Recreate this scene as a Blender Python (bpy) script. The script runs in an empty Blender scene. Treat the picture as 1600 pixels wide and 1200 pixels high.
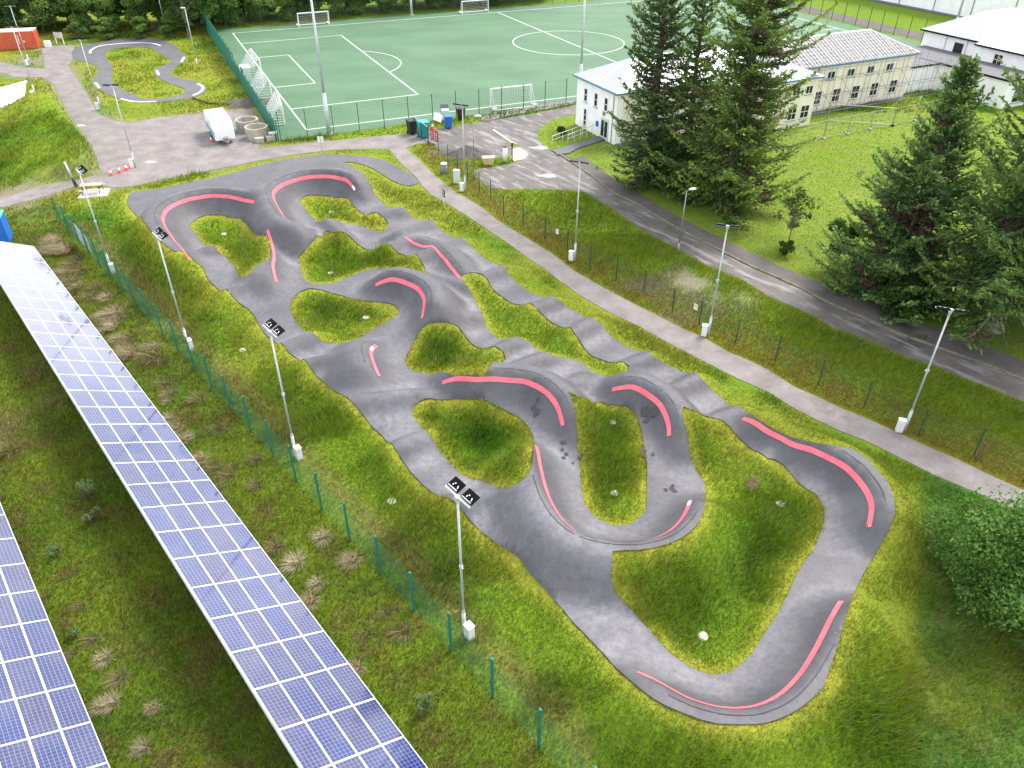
import bpy, bmesh, math, random
import numpy as np
from mathutils import Vector, Matrix, Euler
from mathutils.geometry import delaunay_2d_cdt
R = math.radians
random.seed(7); rng = np.random.default_rng(11)
scene = bpy.context.scene
COL = scene.collection

# ---------------------------------------------------------------- camera
cd = bpy.data.cameras.new('camera'); cam = bpy.data.objects.new('camera', cd); COL.objects.link(cam)
cd.sensor_fit = 'HORIZONTAL'; cd.sensor_width = 36.0; cd.lens = 36.0*1191.6/1600.0
cd.clip_start = 0.5; cd.clip_end = 3000
cam.location = (0, 0, 27.1)
cam.rotation_euler = (Euler((R(90-35.5), 0, 0)).to_matrix() @ Euler((0, 0, R(0.27))).to_matrix()).to_euler()
scene.camera = cam
scene.render.resolution_x = 1024; scene.render.resolution_y = 768
# ---------------------------------------------------------------- sky, sun, exposure
SUN_DIR = Vector((0.60, 0.62, 1.05)).normalized()        # direction towards the sun
sun_el = math.asin(SUN_DIR.z); sun_az = math.atan2(SUN_DIR.x, SUN_DIR.y)
w = bpy.data.worlds.new('World'); scene.world = w; w.use_nodes = True
nt = w.node_tree; nt.nodes.clear()
out = nt.nodes.new('ShaderNodeOutputWorld'); bg = nt.nodes.new('ShaderNodeBackground')
sky = nt.nodes.new('ShaderNodeTexSky'); sky.sky_type = 'NISHITA'; sky.sun_disc = False
sky.sun_elevation = sun_el; sky.sun_rotation = sun_az; sky.air_density = 1.0; sky.dust_density = 4.5; sky.ozone_density = 1.0
tc = nt.nodes.new('ShaderNodeTexCoord'); ns = nt.nodes.new('ShaderNodeTexNoise')
ns.inputs['Scale'].default_value = 3.2; ns.inputs['Detail'].default_value = 6
nt.links.new(tc.outputs['Generated'], ns.inputs['Vector'])
mr = nt.nodes.new('ShaderNodeMapRange'); mr.inputs['From Min'].default_value = .3; mr.inputs['From Max'].default_value = .62
mr.inputs['To Min'].default_value = .10; mr.inputs['To Max'].default_value = .75
nt.links.new(ns.outputs['Fac'], mr.inputs['Value'])
sx = nt.nodes.new('ShaderNodeSeparateXYZ'); nt.links.new(tc.outputs['Generated'], sx.inputs['Vector'])
hzn = nt.nodes.new('ShaderNodeMapRange'); hzn.inputs['From Min'].default_value = 0.0; hzn.inputs['From Max'].default_value = .55   # broken cloud closes up towards the horizon all round
hzn.inputs['To Min'].default_value = .55; hzn.inputs['To Max'].default_value = 0.0; nt.links.new(sx.outputs['Z'], hzn.inputs['Value'])
ad = nt.nodes.new('ShaderNodeMath'); ad.operation = 'ADD'; ad.use_clamp = True
mx = nt.nodes.new('ShaderNodeMix'); mx.data_type = 'RGBA'
mx.inputs[7].default_value = (14.6, 14.9, 15.6, 1)          # bright broken cloud cover
nt.links.new(mr.outputs['Result'], ad.inputs[0]); nt.links.new(hzn.outputs['Result'], ad.inputs[1]); nt.links.new(ad.outputs[0], mx.inputs[0]); nt.links.new(sky.outputs['Color'], mx.inputs[6])
nt.links.new(mx.outputs[2], bg.inputs['Color']); bg.inputs['Strength'].default_value = 0.072
nt.links.new(bg.outputs['Background'], out.inputs['Surface'])
sl = bpy.data.lights.new('sun', 'SUN'); sl.energy = 1.9; sl.angle = R(18); sl.color = (1.0, .96, .88)
sun = bpy.data.objects.new('sun', sl); COL.objects.link(sun)
sun.rotation_euler = SUN_DIR.to_track_quat('Z', 'Y').to_euler()
vs = scene.view_settings; vs.view_transform = 'Standard'; vs.look = 'None'; vs.gamma = 1.0; vs.use_curve_mapping = False
vs.exposure = 1.32
scene.render.engine = 'CYCLES'

# ---------------------------------------------------------------- surveyed ground plan (metres)
DATA = {'D':{'mounds':[[-61.99,99.59,-58.33,99.52,1.5,4.0],[-53.67,88.0,-42.59,74.15,1.8,3.4],[-62.27,87.64,-55.85,89.98,1.5,3.2],[-59.03,102.38,-50.32,87.43,1.0,2.5]],
'flats':[[-9.43,71.19,6.0]],
'track_outer':[[-35.33,66.93],[-34.87,65.61],[-34.12,64.32],[-32.57,62.2],[-28.92,56.22],[-27.84,54.77],[-26.49,52.98],[-25.54,51.99],[-24.95,51.85],[-24.65,52.67],[-23.94,52.17],[-23.36,51.98],[-23.01,51.3],[-22.4,50.4],[-21.45,49.27],[-20.1,47.69],[-19.5,47.21],[-18.59,46.57],[-17.91,45.69],[-17.51,45.04],[-16.96,43.99],[-16.34,43.07],[-15.28,41.87],[-14.42,40.54],[-13.99,40.17],[-13.49,39.97],[-12.62,38.78],[-12.18,38.31],[-11.63,37.75],[-11.22,37.24],[-10.56,36.36],[-9.88,35.77],[-9.26,34.85],[-8.73,34.43],[-8.34,34.07],[-7.7,33.21],[-7.05,32.43],[-6.26,30.85],[-5.89,30.36],[-5.54,29.99],[-4.98,29.26],[-4.42,28.54],[-3.88,27.94],[-3.31,27.09],[-2.89,26.76],[-2.57,26.51],[-2.26,26.24],[-1.71,25.73],[-1.16,25.1],[-0.63,24.42],[-0.04,23.78],[0.32,23.36],[0.6,22.93],[0.88,22.46],[1.42,21.84],[1.75,21.42],[2.27,20.84],[2.63,20.15],[3.23,19.38],[3.81,18.67],[4.26,17.45],[4.68,16.49],[5.15,15.86],[5.67,15.51],[6.19,15.26],[6.71,15.04],[7.24,14.89],[8.08,14.86],[8.93,14.91],[9.43,15.06],[10.22,15.42],[10.87,15.85],[11.43,16.3],[11.93,17.09],[12.44,17.86],[12.91,18.65],[13.4,19.48],[14.62,21.33],[15.51,22.57],[16.28,23.51],[16.92,24.19],[17.47,24.85],[17.81,25.55],[18.02,26.41],[18.08,27.19],[17.9,28.12],[17.65,29.11],[17.08,29.74],[16.61,29.81],[15.8,30.06],[15.11,30.39],[14.42,30.82],[13.96,31.25],[13.6,31.76],[13.22,32.52],[12.97,33.92],[12.67,34.69],[12.48,35.87],[12.15,36.52],[11.66,36.91],[11.25,37.23],[10.73,38.62],[9.97,39.3],[9.26,39.44],[8.66,39.69],[8.21,41.0],[7.49,41.68],[6.76,42.66],[6.3,43.32],[5.94,43.76],[5.46,43.91],[4.98,45.45],[4.26,46.25],[3.6,46.57],[3.04,46.85],[2.1,48.26],[1.42,48.82],[0.74,49.8],[0.04,50.75],[-0.44,51.25],[-1.19,53.41],[-1.96,54.15],[-2.75,55.4],[-3.41,56.21],[-3.91,56.36],[-5.12,58.61],[-5.96,59.37],[-6.5,59.8],[-7.1,61.59],[-8.09,61.87],[-9.06,62.2],[-10.06,64.44],[-11.08,64.59],[-11.78,65.6],[-12.26,66.13],[-12.73,66.73],[-13.98,71.35],[-14.9,73.31],[-15.9,74.61],[-17.16,76.25],[-16.18,76.23],[-14.73,75.28],[-13.23,73.72],[-11.93,72.13],[-10.71,71.02],[-9.91,70.7],[-9.02,71.86],[-10.04,73.47],[-11.31,74.91],[-12.98,76.67],[-14.8,77.89],[-16.54,78.4],[-18.26,78.67],[-19.43,78.69],[-21.45,77.98],[-22.94,77.28],[-24.35,76.34],[-25.67,75.2],[-28.11,72.63],[-30.62,70.79],[-33.03,69.02],[-33.93,68.55],[-35.01,68.25],[-35.41,67.63]],
'islands':[[[-27.18,59.82],[-27.22,60.58],[-26.89,61.26],[-26.23,61.81],[-25.13,61.82],[-24.19,61.39],[-23.19,60.9],[-22.23,59.5],[-21.39,57.98],[-20.48,56.7],[-19.57,55.92],[-19.18,55.33],[-18.75,54.08],[-18.33,52.69],[-18.26,51.77],[-18.57,51.19],[-18.83,50.82],[-19.07,49.87],[-19.78,50.0],[-20.54,51.17],[-21.48,52.97],[-22.49,54.32],[-23.09,54.52],[-24.35,56.51],[-24.87,56.69],[-25.61,57.57],[-26.23,58.65],[-26.82,59.45]],[[-19.15,65.0],[-19.01,65.59],[-18.61,66.1],[-17.81,66.38],[-16.78,66.3],[-15.81,65.8],[-15.19,65.61],[-14.71,65.35],[-14.19,64.55],[-13.51,63.71],[-12.34,61.94],[-11.44,61.6],[-11.02,61.36],[-10.59,60.96],[-10.59,60.39],[-11.0,59.38],[-11.64,59.64],[-12.24,60.07],[-13.0,60.62],[-13.99,60.82],[-14.72,61.16],[-15.52,61.73],[-15.78,60.58],[-16.44,60.92],[-17.29,62.19],[-17.93,63.24],[-18.63,64.54]],[[-16.24,54.2],[-15.83,54.85],[-15.53,55.86],[-15.64,58.65],[-14.59,57.91],[-13.64,57.5],[-13.14,57.09],[-12.47,56.61],[-11.62,56.01],[-10.98,56.0],[-10.22,56.18],[-9.37,54.88],[-9.0,54.74],[-8.39,54.69],[-7.5,53.76],[-7.05,52.97],[-6.74,52.59],[-6.28,50.25],[-6.68,50.41],[-7.46,51.87],[-8.46,52.13],[-9.77,52.71],[-10.96,52.48],[-11.83,51.83],[-12.64,50.93],[-13.36,50.31],[-14.15,50.12],[-15.03,50.33],[-15.58,50.96],[-16.08,52.12],[-16.46,53.35],[-16.62,53.65]],[[-15.62,46.78],[-15.71,47.9],[-15.42,48.95],[-14.85,49.51],[-13.98,49.28],[-12.94,48.72],[-11.93,48.24],[-10.87,47.47],[-9.88,47.05],[-8.94,46.81],[-8.23,46.46],[-7.79,45.82],[-7.91,45.49],[-8.5,44.86],[-9.15,44.02],[-9.78,43.21],[-10.27,42.37],[-10.75,41.69],[-11.41,41.79],[-11.9,41.69],[-12.37,41.63],[-12.68,41.81],[-13.12,42.36],[-13.71,43.24],[-14.18,43.86],[-14.85,44.91],[-15.29,45.78]],[[-6.72,39.65],[-6.72,40.55],[-6.53,41.68],[-6.28,42.51],[-5.98,42.93],[-5.33,43.04],[-4.6,43.11],[-3.99,43.21],[-3.58,43.21],[-3.15,42.87],[-2.71,42.13],[-2.16,41.54],[-1.53,41.17],[-0.94,40.39],[-0.54,40.13],[-0.39,39.75],[-0.69,39.16],[-1.38,36.22],[-2.03,36.12],[-2.77,36.12],[-3.63,36.46],[-4.56,38.02],[-5.31,38.53],[-6.04,38.87],[-6.47,39.22]],[[-3.78,50.25],[-3.49,50.36],[-2.79,50.5],[-2.2,50.29],[-1.84,50.04],[-1.49,49.46],[-0.89,48.6],[-0.31,47.78],[0.03,47.37],[0.7,47.0],[1.4,45.86],[1.78,45.52],[2.21,45.23],[2.85,44.63],[3.55,43.77],[4.02,42.33],[4.38,42.0],[4.66,41.49],[5.11,40.67],[5.78,40.18],[6.4,39.53],[6.94,38.62],[7.15,38.49],[7.05,38.22],[6.57,37.32],[6.04,36.89],[5.53,37.96],[5.03,38.71],[4.61,39.48],[4.15,40.12],[3.34,40.13],[2.6,39.76],[2.02,40.2],[1.35,41.52],[0.84,41.7],[0.43,41.97],[0.01,41.63],[-0.51,42.19],[-1.15,42.92],[-1.59,43.72],[-1.92,44.37],[-2.33,46.5],[-2.83,48.1],[-3.19,48.66],[-3.55,49.2]],[[-5.72,34.52],[-5.6,34.87],[-5.25,35.14],[-4.63,35.42],[-3.69,35.28],[-2.58,35.16],[-1.66,35.12],[-1.01,34.87],[-0.46,34.6],[-0.01,34.35],[0.35,34.1],[0.71,33.59],[1.01,32.94],[1.17,32.41],[1.16,30.78],[1.06,28.87],[0.96,28.04],[0.79,27.46],[0.44,27.06],[-0.02,26.97],[-0.18,26.99],[-0.65,27.35],[-1.06,27.97],[-1.49,28.67],[-1.91,28.95],[-2.51,29.37],[-2.95,29.86],[-3.41,30.54],[-3.86,31.1],[-4.21,31.48],[-4.58,31.91],[-5.23,33.61],[-5.6,34.16]],[[3.1,34.16],[3.4,33.95],[3.7,33.8],[4.26,34.69],[4.91,35.42],[5.51,35.03],[6.03,34.83],[6.46,34.63],[6.79,34.34],[7.01,33.92],[7.11,33.28],[7.17,32.4],[7.1,31.18],[7.1,30.12],[6.91,28.76],[6.75,27.59],[6.62,26.96],[6.36,26.53],[6.0,26.17],[5.58,25.91],[5.19,25.86],[4.74,25.97],[4.31,26.24],[3.88,26.66],[3.65,27.2],[3.55,27.94],[3.55,29.01],[3.55,30.17],[3.53,31.14],[3.52,31.89],[3.46,32.6],[3.36,33.27],[3.21,33.79]],[[9.13,32.5],[9.31,32.96],[9.6,32.82],[10.44,33.41],[11.14,33.27],[11.67,33.2],[12.01,32.98],[12.22,32.37],[12.41,31.74],[12.7,31.19],[12.94,30.62],[13.23,29.95],[13.68,29.98],[14.06,29.77],[14.31,29.38],[14.59,28.84],[14.94,28.33],[15.24,28.03],[15.33,27.55],[15.32,26.91],[15.2,26.44],[14.8,25.67],[14.14,24.57],[13.39,23.65],[12.57,22.52],[11.97,21.63],[11.42,20.86],[10.6,19.86],[10.01,19.13],[9.63,18.68],[9.14,18.28],[8.68,17.96],[8.09,17.86],[7.66,17.91],[7.26,18.11],[6.87,18.4],[6.48,18.77],[6.17,19.23],[5.8,19.84],[5.41,20.39],[5.03,20.75],[4.64,21.03],[4.38,21.27],[4.31,21.45],[4.26,21.69],[4.32,22.22],[4.39,22.65],[4.81,22.71],[5.51,22.73],[6.22,22.86],[6.97,23.14],[7.6,23.51],[8.21,24.09],[8.62,24.73],[9.02,25.72],[9.8,28.37],[9.82,29.1],[9.58,29.84],[9.4,30.46],[9.34,31.09],[9.26,31.65],[9.14,32.07]]],
'berms':[{"pl":[[-24.17,51.81],[-24.7,52.39],[-25.16,52.95],[-25.58,53.5],[-25.98,54.06],[-26.37,54.64],[-26.76,55.24],[-27.16,55.85],[-27.58,56.49],[-28.02,57.23],[-28.41,58.08],[-28.67,58.97],[-28.76,59.81],[-28.67,60.56],[-28.43,61.25],[-28.02,61.89],[-27.48,62.45],[-26.85,62.85],[-26.19,63.04],[-25.51,63.07],[-24.83,62.97],[-24.19,62.77],[-23.58,62.49],[-23.0,62.11],[-22.4,61.62],[-21.77,61.06]],"H":2.04,"out":1.0,"win":2.9,"wout":3.0},{"pl":[[-14.2,65.87],[-14.63,66.34],[-15.16,66.81],[-15.81,67.21],[-16.49,67.47],[-17.14,67.58],[-17.78,67.56],[-18.41,67.42],[-19.0,67.16],[-19.53,66.76],[-19.99,66.24],[-20.38,65.65],[-20.66,65.0],[-20.8,64.33],[-20.79,63.61],[-20.65,62.89],[-20.42,62.2],[-20.15,61.54],[-19.85,60.92],[-19.55,60.31],[-19.26,59.7],[-18.96,59.09],[-18.65,58.5],[-18.29,57.93],[-17.81,57.38],[-17.2,56.92],[-16.5,56.65],[-15.81,56.55]],"H":2.18,"out":-1.0,"win":2.9,"wout":2.8},{"pl":[[-19.44,56.22],[-19.08,55.43],[-18.74,54.62],[-18.42,53.79],[-18.17,52.93],[-17.98,52.03],[-17.78,51.11],[-17.5,50.19],[-17.12,49.26]],"H":1.22,"out":-1.0,"win":2.4,"wout":2.6},{"pl":[[-9.71,48.09],[-8.9,48.01],[-8.07,47.77],[-7.27,47.3],[-6.61,46.64],[-6.16,45.84],[-5.93,45.03],[-5.89,44.27],[-5.96,43.56]],"H":2.04,"out":1.0,"win":2.8,"wout":2.8},{"pl":[[-8.6,56.52],[-8.15,56.04],[-7.61,55.55],[-6.96,55.08],[-6.31,54.58],[-5.78,54.01],[-5.38,53.32],[-5.04,52.56],[-4.7,51.78],[-4.37,51.03],[-4.05,50.33],[-3.75,49.7]],"H":0.95,"out":1.0,"win":2.2,"wout":2.0},{"pl":[[-8.55,40.5],[-8.66,39.9],[-8.67,39.26],[-8.53,38.57],[-8.25,37.87],[-7.89,37.18]],"H":1.56,"out":-1.0,"win":2.6,"wout":2.8},{"pl":[[-4.07,36.27],[-3.25,36.06],[-2.37,35.93],[-1.49,35.9],[-0.66,35.91],[0.09,35.85],[0.78,35.65],[1.36,35.3],[1.81,34.81],[2.16,34.21],[2.44,33.55],[2.64,32.9],[2.76,32.3]],"H":1.9,"out":1.0,"win":2.8,"wout":2.4},{"pl":[[5.78,35.71],[6.44,35.51],[7.09,35.16],[7.66,34.58],[8.08,33.84],[8.32,33.04],[8.4,32.26],[8.38,31.51]],"H":1.84,"out":1.0,"win":2.7,"wout":2.4},{"pl":[[1.28,30.7],[1.35,29.57],[1.45,28.45],[1.59,27.37],[1.79,26.38],[2.07,25.51],[2.41,24.82],[2.82,24.3],[3.3,23.94],[3.87,23.7],[4.52,23.57],[5.21,23.55],[5.88,23.63],[6.52,23.84],[7.1,24.2],[7.62,24.71],[8.05,25.33],[8.36,26.01],[8.61,26.69]],"H":1.77,"out":-1.0,"win":2.7,"wout":2.6},{"pl":[[12.72,33.13],[13.11,32.29],[13.51,31.55],[13.93,30.97],[14.44,30.53],[15.02,30.15],[15.64,29.78],[16.19,29.33],[16.6,28.77],[16.87,28.11],[17.04,27.41],[17.08,26.73],[17.01,26.1],[16.83,25.54],[16.58,25.0]],"H":1.7,"out":1.0,"win":2.7,"wout":3.0},{"pl":[[13.88,20.84],[13.43,20.29],[12.92,19.62],[12.37,18.88],[11.83,18.18],[11.33,17.57],[10.83,17.03],[10.31,16.56],[9.76,16.17],[9.2,15.9],[8.62,15.75],[8.04,15.72],[7.48,15.78],[6.93,15.94],[6.39,16.19],[5.87,16.55],[5.37,16.97],[4.87,17.43]],"H":1.56,"out":1.0,"win":2.5,"wout":3.0}],
'rollers':[[-25.04,53.6,-23.61,54.82,0.82,0.9],[-20.25,47.74,-18.89,49.36,0.82,0.9],[-14.54,40.65,-12.97,42.01,0.82,0.9],[-12.65,38.82,-9.52,40.09,0.82,0.9],[-9.29,34.99,-5.56,35.7,0.82,0.9],[-6.26,30.84,-4.17,32.16,0.82,0.9],[-2.94,26.79,-0.28,27.63,0.82,0.9],[-11.58,61.87,-9.79,62.54,0.82,0.9],[-9.24,57.9,-7.01,59.93,0.82,0.9],[-6.21,54.18,-4.15,56.49,0.82,0.9],[-2.87,49.99,-0.44,51.82,0.82,0.9],[1.35,45.89,2.8,46.86,0.82,0.9],[3.73,42.5,5.36,44.03,0.82,0.9],[6.8,38.65,8.54,39.78,0.82,0.9],[8.91,35.84,11.01,37.39,0.82,0.9],[10.77,33.17,12.89,34.21,0.82,0.9],[12.9,29.93,14.28,31.06,0.82,0.9],[-15.34,60.02,-13.75,57.45,0.82,0.9],[-9.93,54.91,-8.55,56.42,0.82,0.9],[-7.41,53.3,-6.06,54.75,0.82,0.9],[-6.18,50.43,-3.85,49.2,0.82,0.9],[-2.78,44.62,-4.66,43.79,0.82,0.9],[-0.96,40.38,0.01,41.35,0.82,0.9],[1.8,39.62,0.01,38.43,0.82,0.9],[4.0,37.18,2.61,36.02,0.82,0.9],[-17.19,57.99,-18.74,55.82,0.82,0.9],[3.58,31.22,1.54,31.77,0.3,0.9],[7.16,31.09,9.5,31.71,0.3,0.9],[12.24,22.36,15.69,23.25,0.2,0.9],[2.34,24.49,0.25,23.35,0.2,0.9],[2.73,19.74,5.44,21.18,0.2,0.9]]},
'P':{'footpath_yard':[[-13.36,81.33],[-11.36,76.55],[-9.32,72.55],[-8.86,71.02],[-7.72,68.56],[-6.39,66.8],[-4.34,64.01],[-2.12,60.57],[-0.61,58.33],[0.05,57.25],[1.32,55.05],[2.53,53.37],[3.65,51.25],[4.73,49.49],[5.78,48.05],[6.8,46.79],[8.77,44.7],[10.56,42.45],[12.28,40.53],[13.89,38.73],[15.47,37.28],[16.46,35.75],[17.49,34.6],[18.51,33.56],[19.57,32.78],[20.51,31.81],[21.39,30.81],[22.24,29.86],[23.14,29.11],[24.02,28.39],[24.84,27.64],[25.5,26.8],[26.31,26.04],[27.34,27.79],[26.28,28.79],[25.46,29.59],[24.65,30.47],[23.8,31.39],[22.87,32.2],[21.96,33.18],[21.33,33.83],[20.33,34.8],[19.27,35.73],[18.23,36.85],[17.19,37.85],[16.11,39.6],[15.34,40.51],[14.07,41.64],[12.86,43.33],[11.5,44.68],[10.11,46.31],[8.15,48.62],[6.06,51.23],[4.74,53.08],[3.26,55.89],[1.65,58.3],[0.06,60.55],[-1.33,62.58],[-2.82,65.44],[-4.38,67.73],[-5.59,69.33],[-7.84,73.58],[-9.89,78.26],[-11.63,81.82],[-10.38,83.13],[-9.33,83.12],[-10.86,86.19],[-12.52,86.5],[-15.97,85.41],[-20.49,83.82],[-27.3,81.01],[-28.44,86.56],[-30.63,91.89],[-32.34,96.12],[-34.31,95.34],[-38.5,93.82],[-42.48,92.08],[-44.73,90.12],[-46.92,90.9],[-49.95,93.48],[-56.03,103.46],[-61.41,111.74],[-65.39,118.04],[-65.56,119.21],[-66.69,122.42],[-68.58,126.24],[-70.27,130.71],[-73.59,130.78],[-74.74,129.0],[-70.48,121.28],[-67.47,115.45],[-70.65,116.25],[-75.39,119.01],[-83.74,123.59],[-91.01,125.84],[-86.38,118.45],[-79.77,116.8],[-72.12,113.0],[-69.35,110.85],[-67.82,110.82],[-65.58,110.78],[-64.0,109.39],[-62.13,107.36],[-57.95,100.49],[-55.26,96.22],[-52.6,92.24],[-49.75,88.04],[-47.65,85.04],[-44.87,80.74],[-42.58,76.79],[-40.88,73.66],[-42.24,71.78],[-43.79,71.13],[-45.15,70.15],[-46.43,67.94],[-48.89,66.0],[-47.81,64.1],[-45.56,65.22],[-43.71,67.29],[-42.38,68.83],[-41.31,69.78],[-41.31,70.43],[-39.99,70.91],[-38.13,69.74],[-35.95,70.37],[-34.23,72.02],[-31.69,73.72],[-29.05,75.49],[-26.36,77.52],[-23.46,79.24],[-19.42,81.0],[-15.36,81.36]],
'road':[[-10.79,85.85],[-9.75,87.91],[-7.28,89.31],[-4.0,90.97],[-1.38,92.45],[2.49,94.48],[7.64,98.24],[11.66,100.79],[12.88,97.03],[7.38,94.4],[5.52,92.86],[3.91,90.85],[2.93,88.19],[2.71,85.42],[3.25,82.56],[4.1,81.08],[4.86,79.84],[6.63,76.12],[7.98,73.03],[9.45,69.14],[11.08,66.78],[12.8,63.46],[14.39,60.55],[15.93,58.14],[17.39,55.88],[18.77,53.75],[19.71,52.65],[21.45,50.31],[22.99,47.89],[24.6,46.06],[26.03,44.13],[27.56,42.69],[29.02,41.33],[30.42,40.02],[31.66,38.59],[33.41,36.57],[32.03,34.26],[29.25,37.76],[27.88,38.97],[26.54,40.41],[24.97,41.55],[23.56,43.33],[21.92,44.79],[21.25,46.1],[20.06,47.69],[18.74,49.11],[17.56,51.52],[16.1,53.01],[15.14,54.34],[14.17,55.83],[13.2,57.62],[12.1,59.0],[11.01,60.82],[9.93,63.14],[8.8,65.75],[6.86,69.18],[6.16,69.51],[3.74,69.86],[1.31,70.06],[-0.22,69.91],[-1.75,70.1],[-2.69,70.94],[-3.36,72.65],[-3.76,74.79],[-3.45,75.33],[-1.85,76.05],[-0.22,76.78],[0.51,77.73],[1.11,78.3],[1.67,79.68],[1.15,81.12],[-0.23,83.91],[-1.91,87.79],[-0.44,83.48],[0.12,81.76],[-0.56,78.92],[-1.9,78.94],[-3.57,78.76],[-5.09,78.19],[-6.23,78.4],[-7.4,80.62],[-8.84,83.17],[-9.76,84.05]],
'kerb':[[4.1,81.08],[4.86,79.84],[6.63,76.12],[7.98,73.03],[9.45,69.14],[11.08,66.78],[12.8,63.46],[14.39,60.55],[15.93,58.14],[17.39,55.88],[18.77,53.75],[19.71,52.65],[21.45,50.31],[22.99,47.89],[24.6,46.06],[26.03,44.13],[27.56,42.69],[29.02,41.33],[30.42,40.02],[31.66,38.59],[33.41,36.57]],
'footway':[[4.1,81.08],[6.44,78.23],[7.28,79.61],[8.3,76.66],[10.07,71.96],[11.67,68.96],[12.22,68.16],[13.19,65.99],[14.27,63.79],[16.4,60.36],[18.43,57.51],[20.28,54.7],[22.08,52.36],[23.82,50.29],[25.54,48.57],[27.0,46.49],[28.56,44.95],[30.15,43.68],[31.47,42.07],[32.73,40.54],[34.51,38.39],[33.41,36.57],[31.66,38.59],[30.42,40.02],[29.02,41.33],[27.56,42.69],[26.03,44.13],[24.6,46.06],[22.99,47.89],[21.45,50.31],[19.71,52.65],[18.77,53.75],[17.39,55.88],[15.93,58.14],[14.39,60.55],[12.8,63.46],[11.08,66.78],[9.45,69.14],[7.98,73.03],[6.63,76.12],[4.86,79.84],[4.1,81.08]],
'pitch_footway':[[-4.09,91.48],[-2.88,91.46],[0.15,93.99],[4.11,96.34],[7.67,98.81],[7.77,100.26],[3.78,98.31],[0.16,96.14],[-3.32,93.78]],
'traffic_island':[[-0.09,81.55],[0.68,82.17],[1.35,80.91],[1.67,79.68],[1.11,78.3],[0.11,77.73],[-0.22,78.52]],
'bay_line':[[-2.29,88.27],[-1.16,85.93],[-0.02,83.47]],
'worn':[[-8.86,34.96],[-6.65,36.57],[-5.59,35.43],[-3.4,30.47],[0.92,27.11],[4.69,24.17],[5.37,20.6],[7.95,17.56],[4.8,16.49],[1.33,21.29],[-3.56,28.04]],
'entrance_ramp':[[4.28,80.66],[5.66,82.1],[7.51,83.58],[9.85,85.99],[10.21,84.64],[7.02,81.66],[5.95,80.03],[4.7,79.44]],
'bld_lawn':[],
'small_outer':[[-67.72,124.31],[-68.74,127.0],[-69.03,130.92],[-67.48,133.21],[-65.78,135.33],[-62.98,136.25],[-59.71,136.06],[-56.9,134.18],[-54.04,130.6],[-51.87,126.65],[-50.0,123.43],[-49.05,120.36],[-49.18,118.4],[-49.09,115.56],[-48.38,113.27],[-46.78,111.04],[-44.99,109.72],[-42.79,108.42],[-41.22,105.94],[-40.55,103.57],[-40.75,101.68],[-42.59,99.87],[-44.64,98.83],[-46.53,98.5],[-48.85,99.25],[-51.2,100.97],[-53.32,103.03],[-55.6,105.79],[-57.12,108.26],[-58.07,110.38],[-58.99,113.47],[-59.9,115.77],[-61.78,118.17],[-64.1,120.16],[-66.01,121.7]],
'small_island':[[-63.22,125.81],[-63.16,127.98],[-61.99,129.4],[-59.61,129.81],[-57.51,128.97],[-55.64,126.73],[-53.39,124.02],[-51.27,120.9],[-51.02,118.92],[-51.48,117.01],[-51.47,115.14],[-50.6,112.86],[-48.92,110.22],[-46.44,107.66],[-44.2,105.59],[-43.11,104.0],[-43.1,102.47],[-44.01,100.99],[-45.59,100.28],[-47.3,100.46],[-48.87,101.82],[-50.91,103.75],[-52.8,105.75],[-54.49,108.21],[-56.17,111.64],[-57.54,115.26],[-59.6,119.09],[-61.38,122.11]],
'small_lines':[[[-65.36,125.32],[-66.21,127.49],[-66.19,130.28],[-64.72,131.63],[-62.08,132.74],[-58.94,132.68],[-56.58,130.88]],[[-50.08,123.12],[-49.33,119.87]],[[-51.09,114.86],[-49.79,112.23]],[[-56.87,108.09],[-54.99,105.15]],[[-50.06,100.21],[-48.38,99.1],[-46.64,98.79],[-45.1,98.98]],[[-41.43,101.84],[-41.1,103.05],[-41.14,104.59],[-41.62,106.19],[-42.83,107.76]]],
'skate_slab':[[-72.6,104.79],[-66.72,104.04],[-64.04,105.13],[-62.12,101.45],[-60.3,97.7],[-59.41,94.87],[-59.49,92.85],[-59.92,91.55],[-63.17,88.76]],
'skate_pool':[[-68.55,99.87],[-64.23,99.35],[-63.06,98.67],[-62.03,97.43],[-61.6,96.15],[-62.04,95.32],[-65.44,94.49]],
'lamps_left':[[-1.94,19.94],[-11.61,31.16],[-21.09,41.81],[-30.69,52.49]],
'lamps_right':[[22.11,33.52],[13.16,43.67],[4.91,54.78],[-4.52,69.32]],
'lamps_far':[[-38.16,75.43],[-50.45,95.33],[-57.6,94.91],[-70.49,117.38]],
'street':[[13.29,56.07],[-3.79,72.48]],
'plain_lamps':[[-45.6,116.15],[-59.01,140.2]],
'masts':[[-20.66,85.99],[-19.27,157.71],[9.78,116.59],[103.69,153.39]],
'drains':[[-24.23,59.34],[-16.14,63.96],[-13.86,52.27],[-10.15,45.7],[-4.73,40.65],[5.7,33.88],[5.21,28.35],[13.46,27.62],[8.0,19.82],[-5.97,27.54],[-17.43,41.39]],
'patch':[[12.34,28.74]],
'fence_left':[[-38.92,61.39],[-34.43,55.77],[-32.02,52.86],[-30.5,51.28],[-28.41,48.9],[-26.54,46.67],[-24.67,44.5],[-22.8,42.39],[-21.11,40.56],[-19.19,38.22],[-17.47,36.24],[-15.53,33.98],[-13.67,31.9],[-11.8,29.92],[-9.94,27.63],[-8.17,25.59],[-6.33,23.49],[-4.56,21.47],[-2.72,19.29],[-0.85,17.14],[1.04,15.03]],
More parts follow.
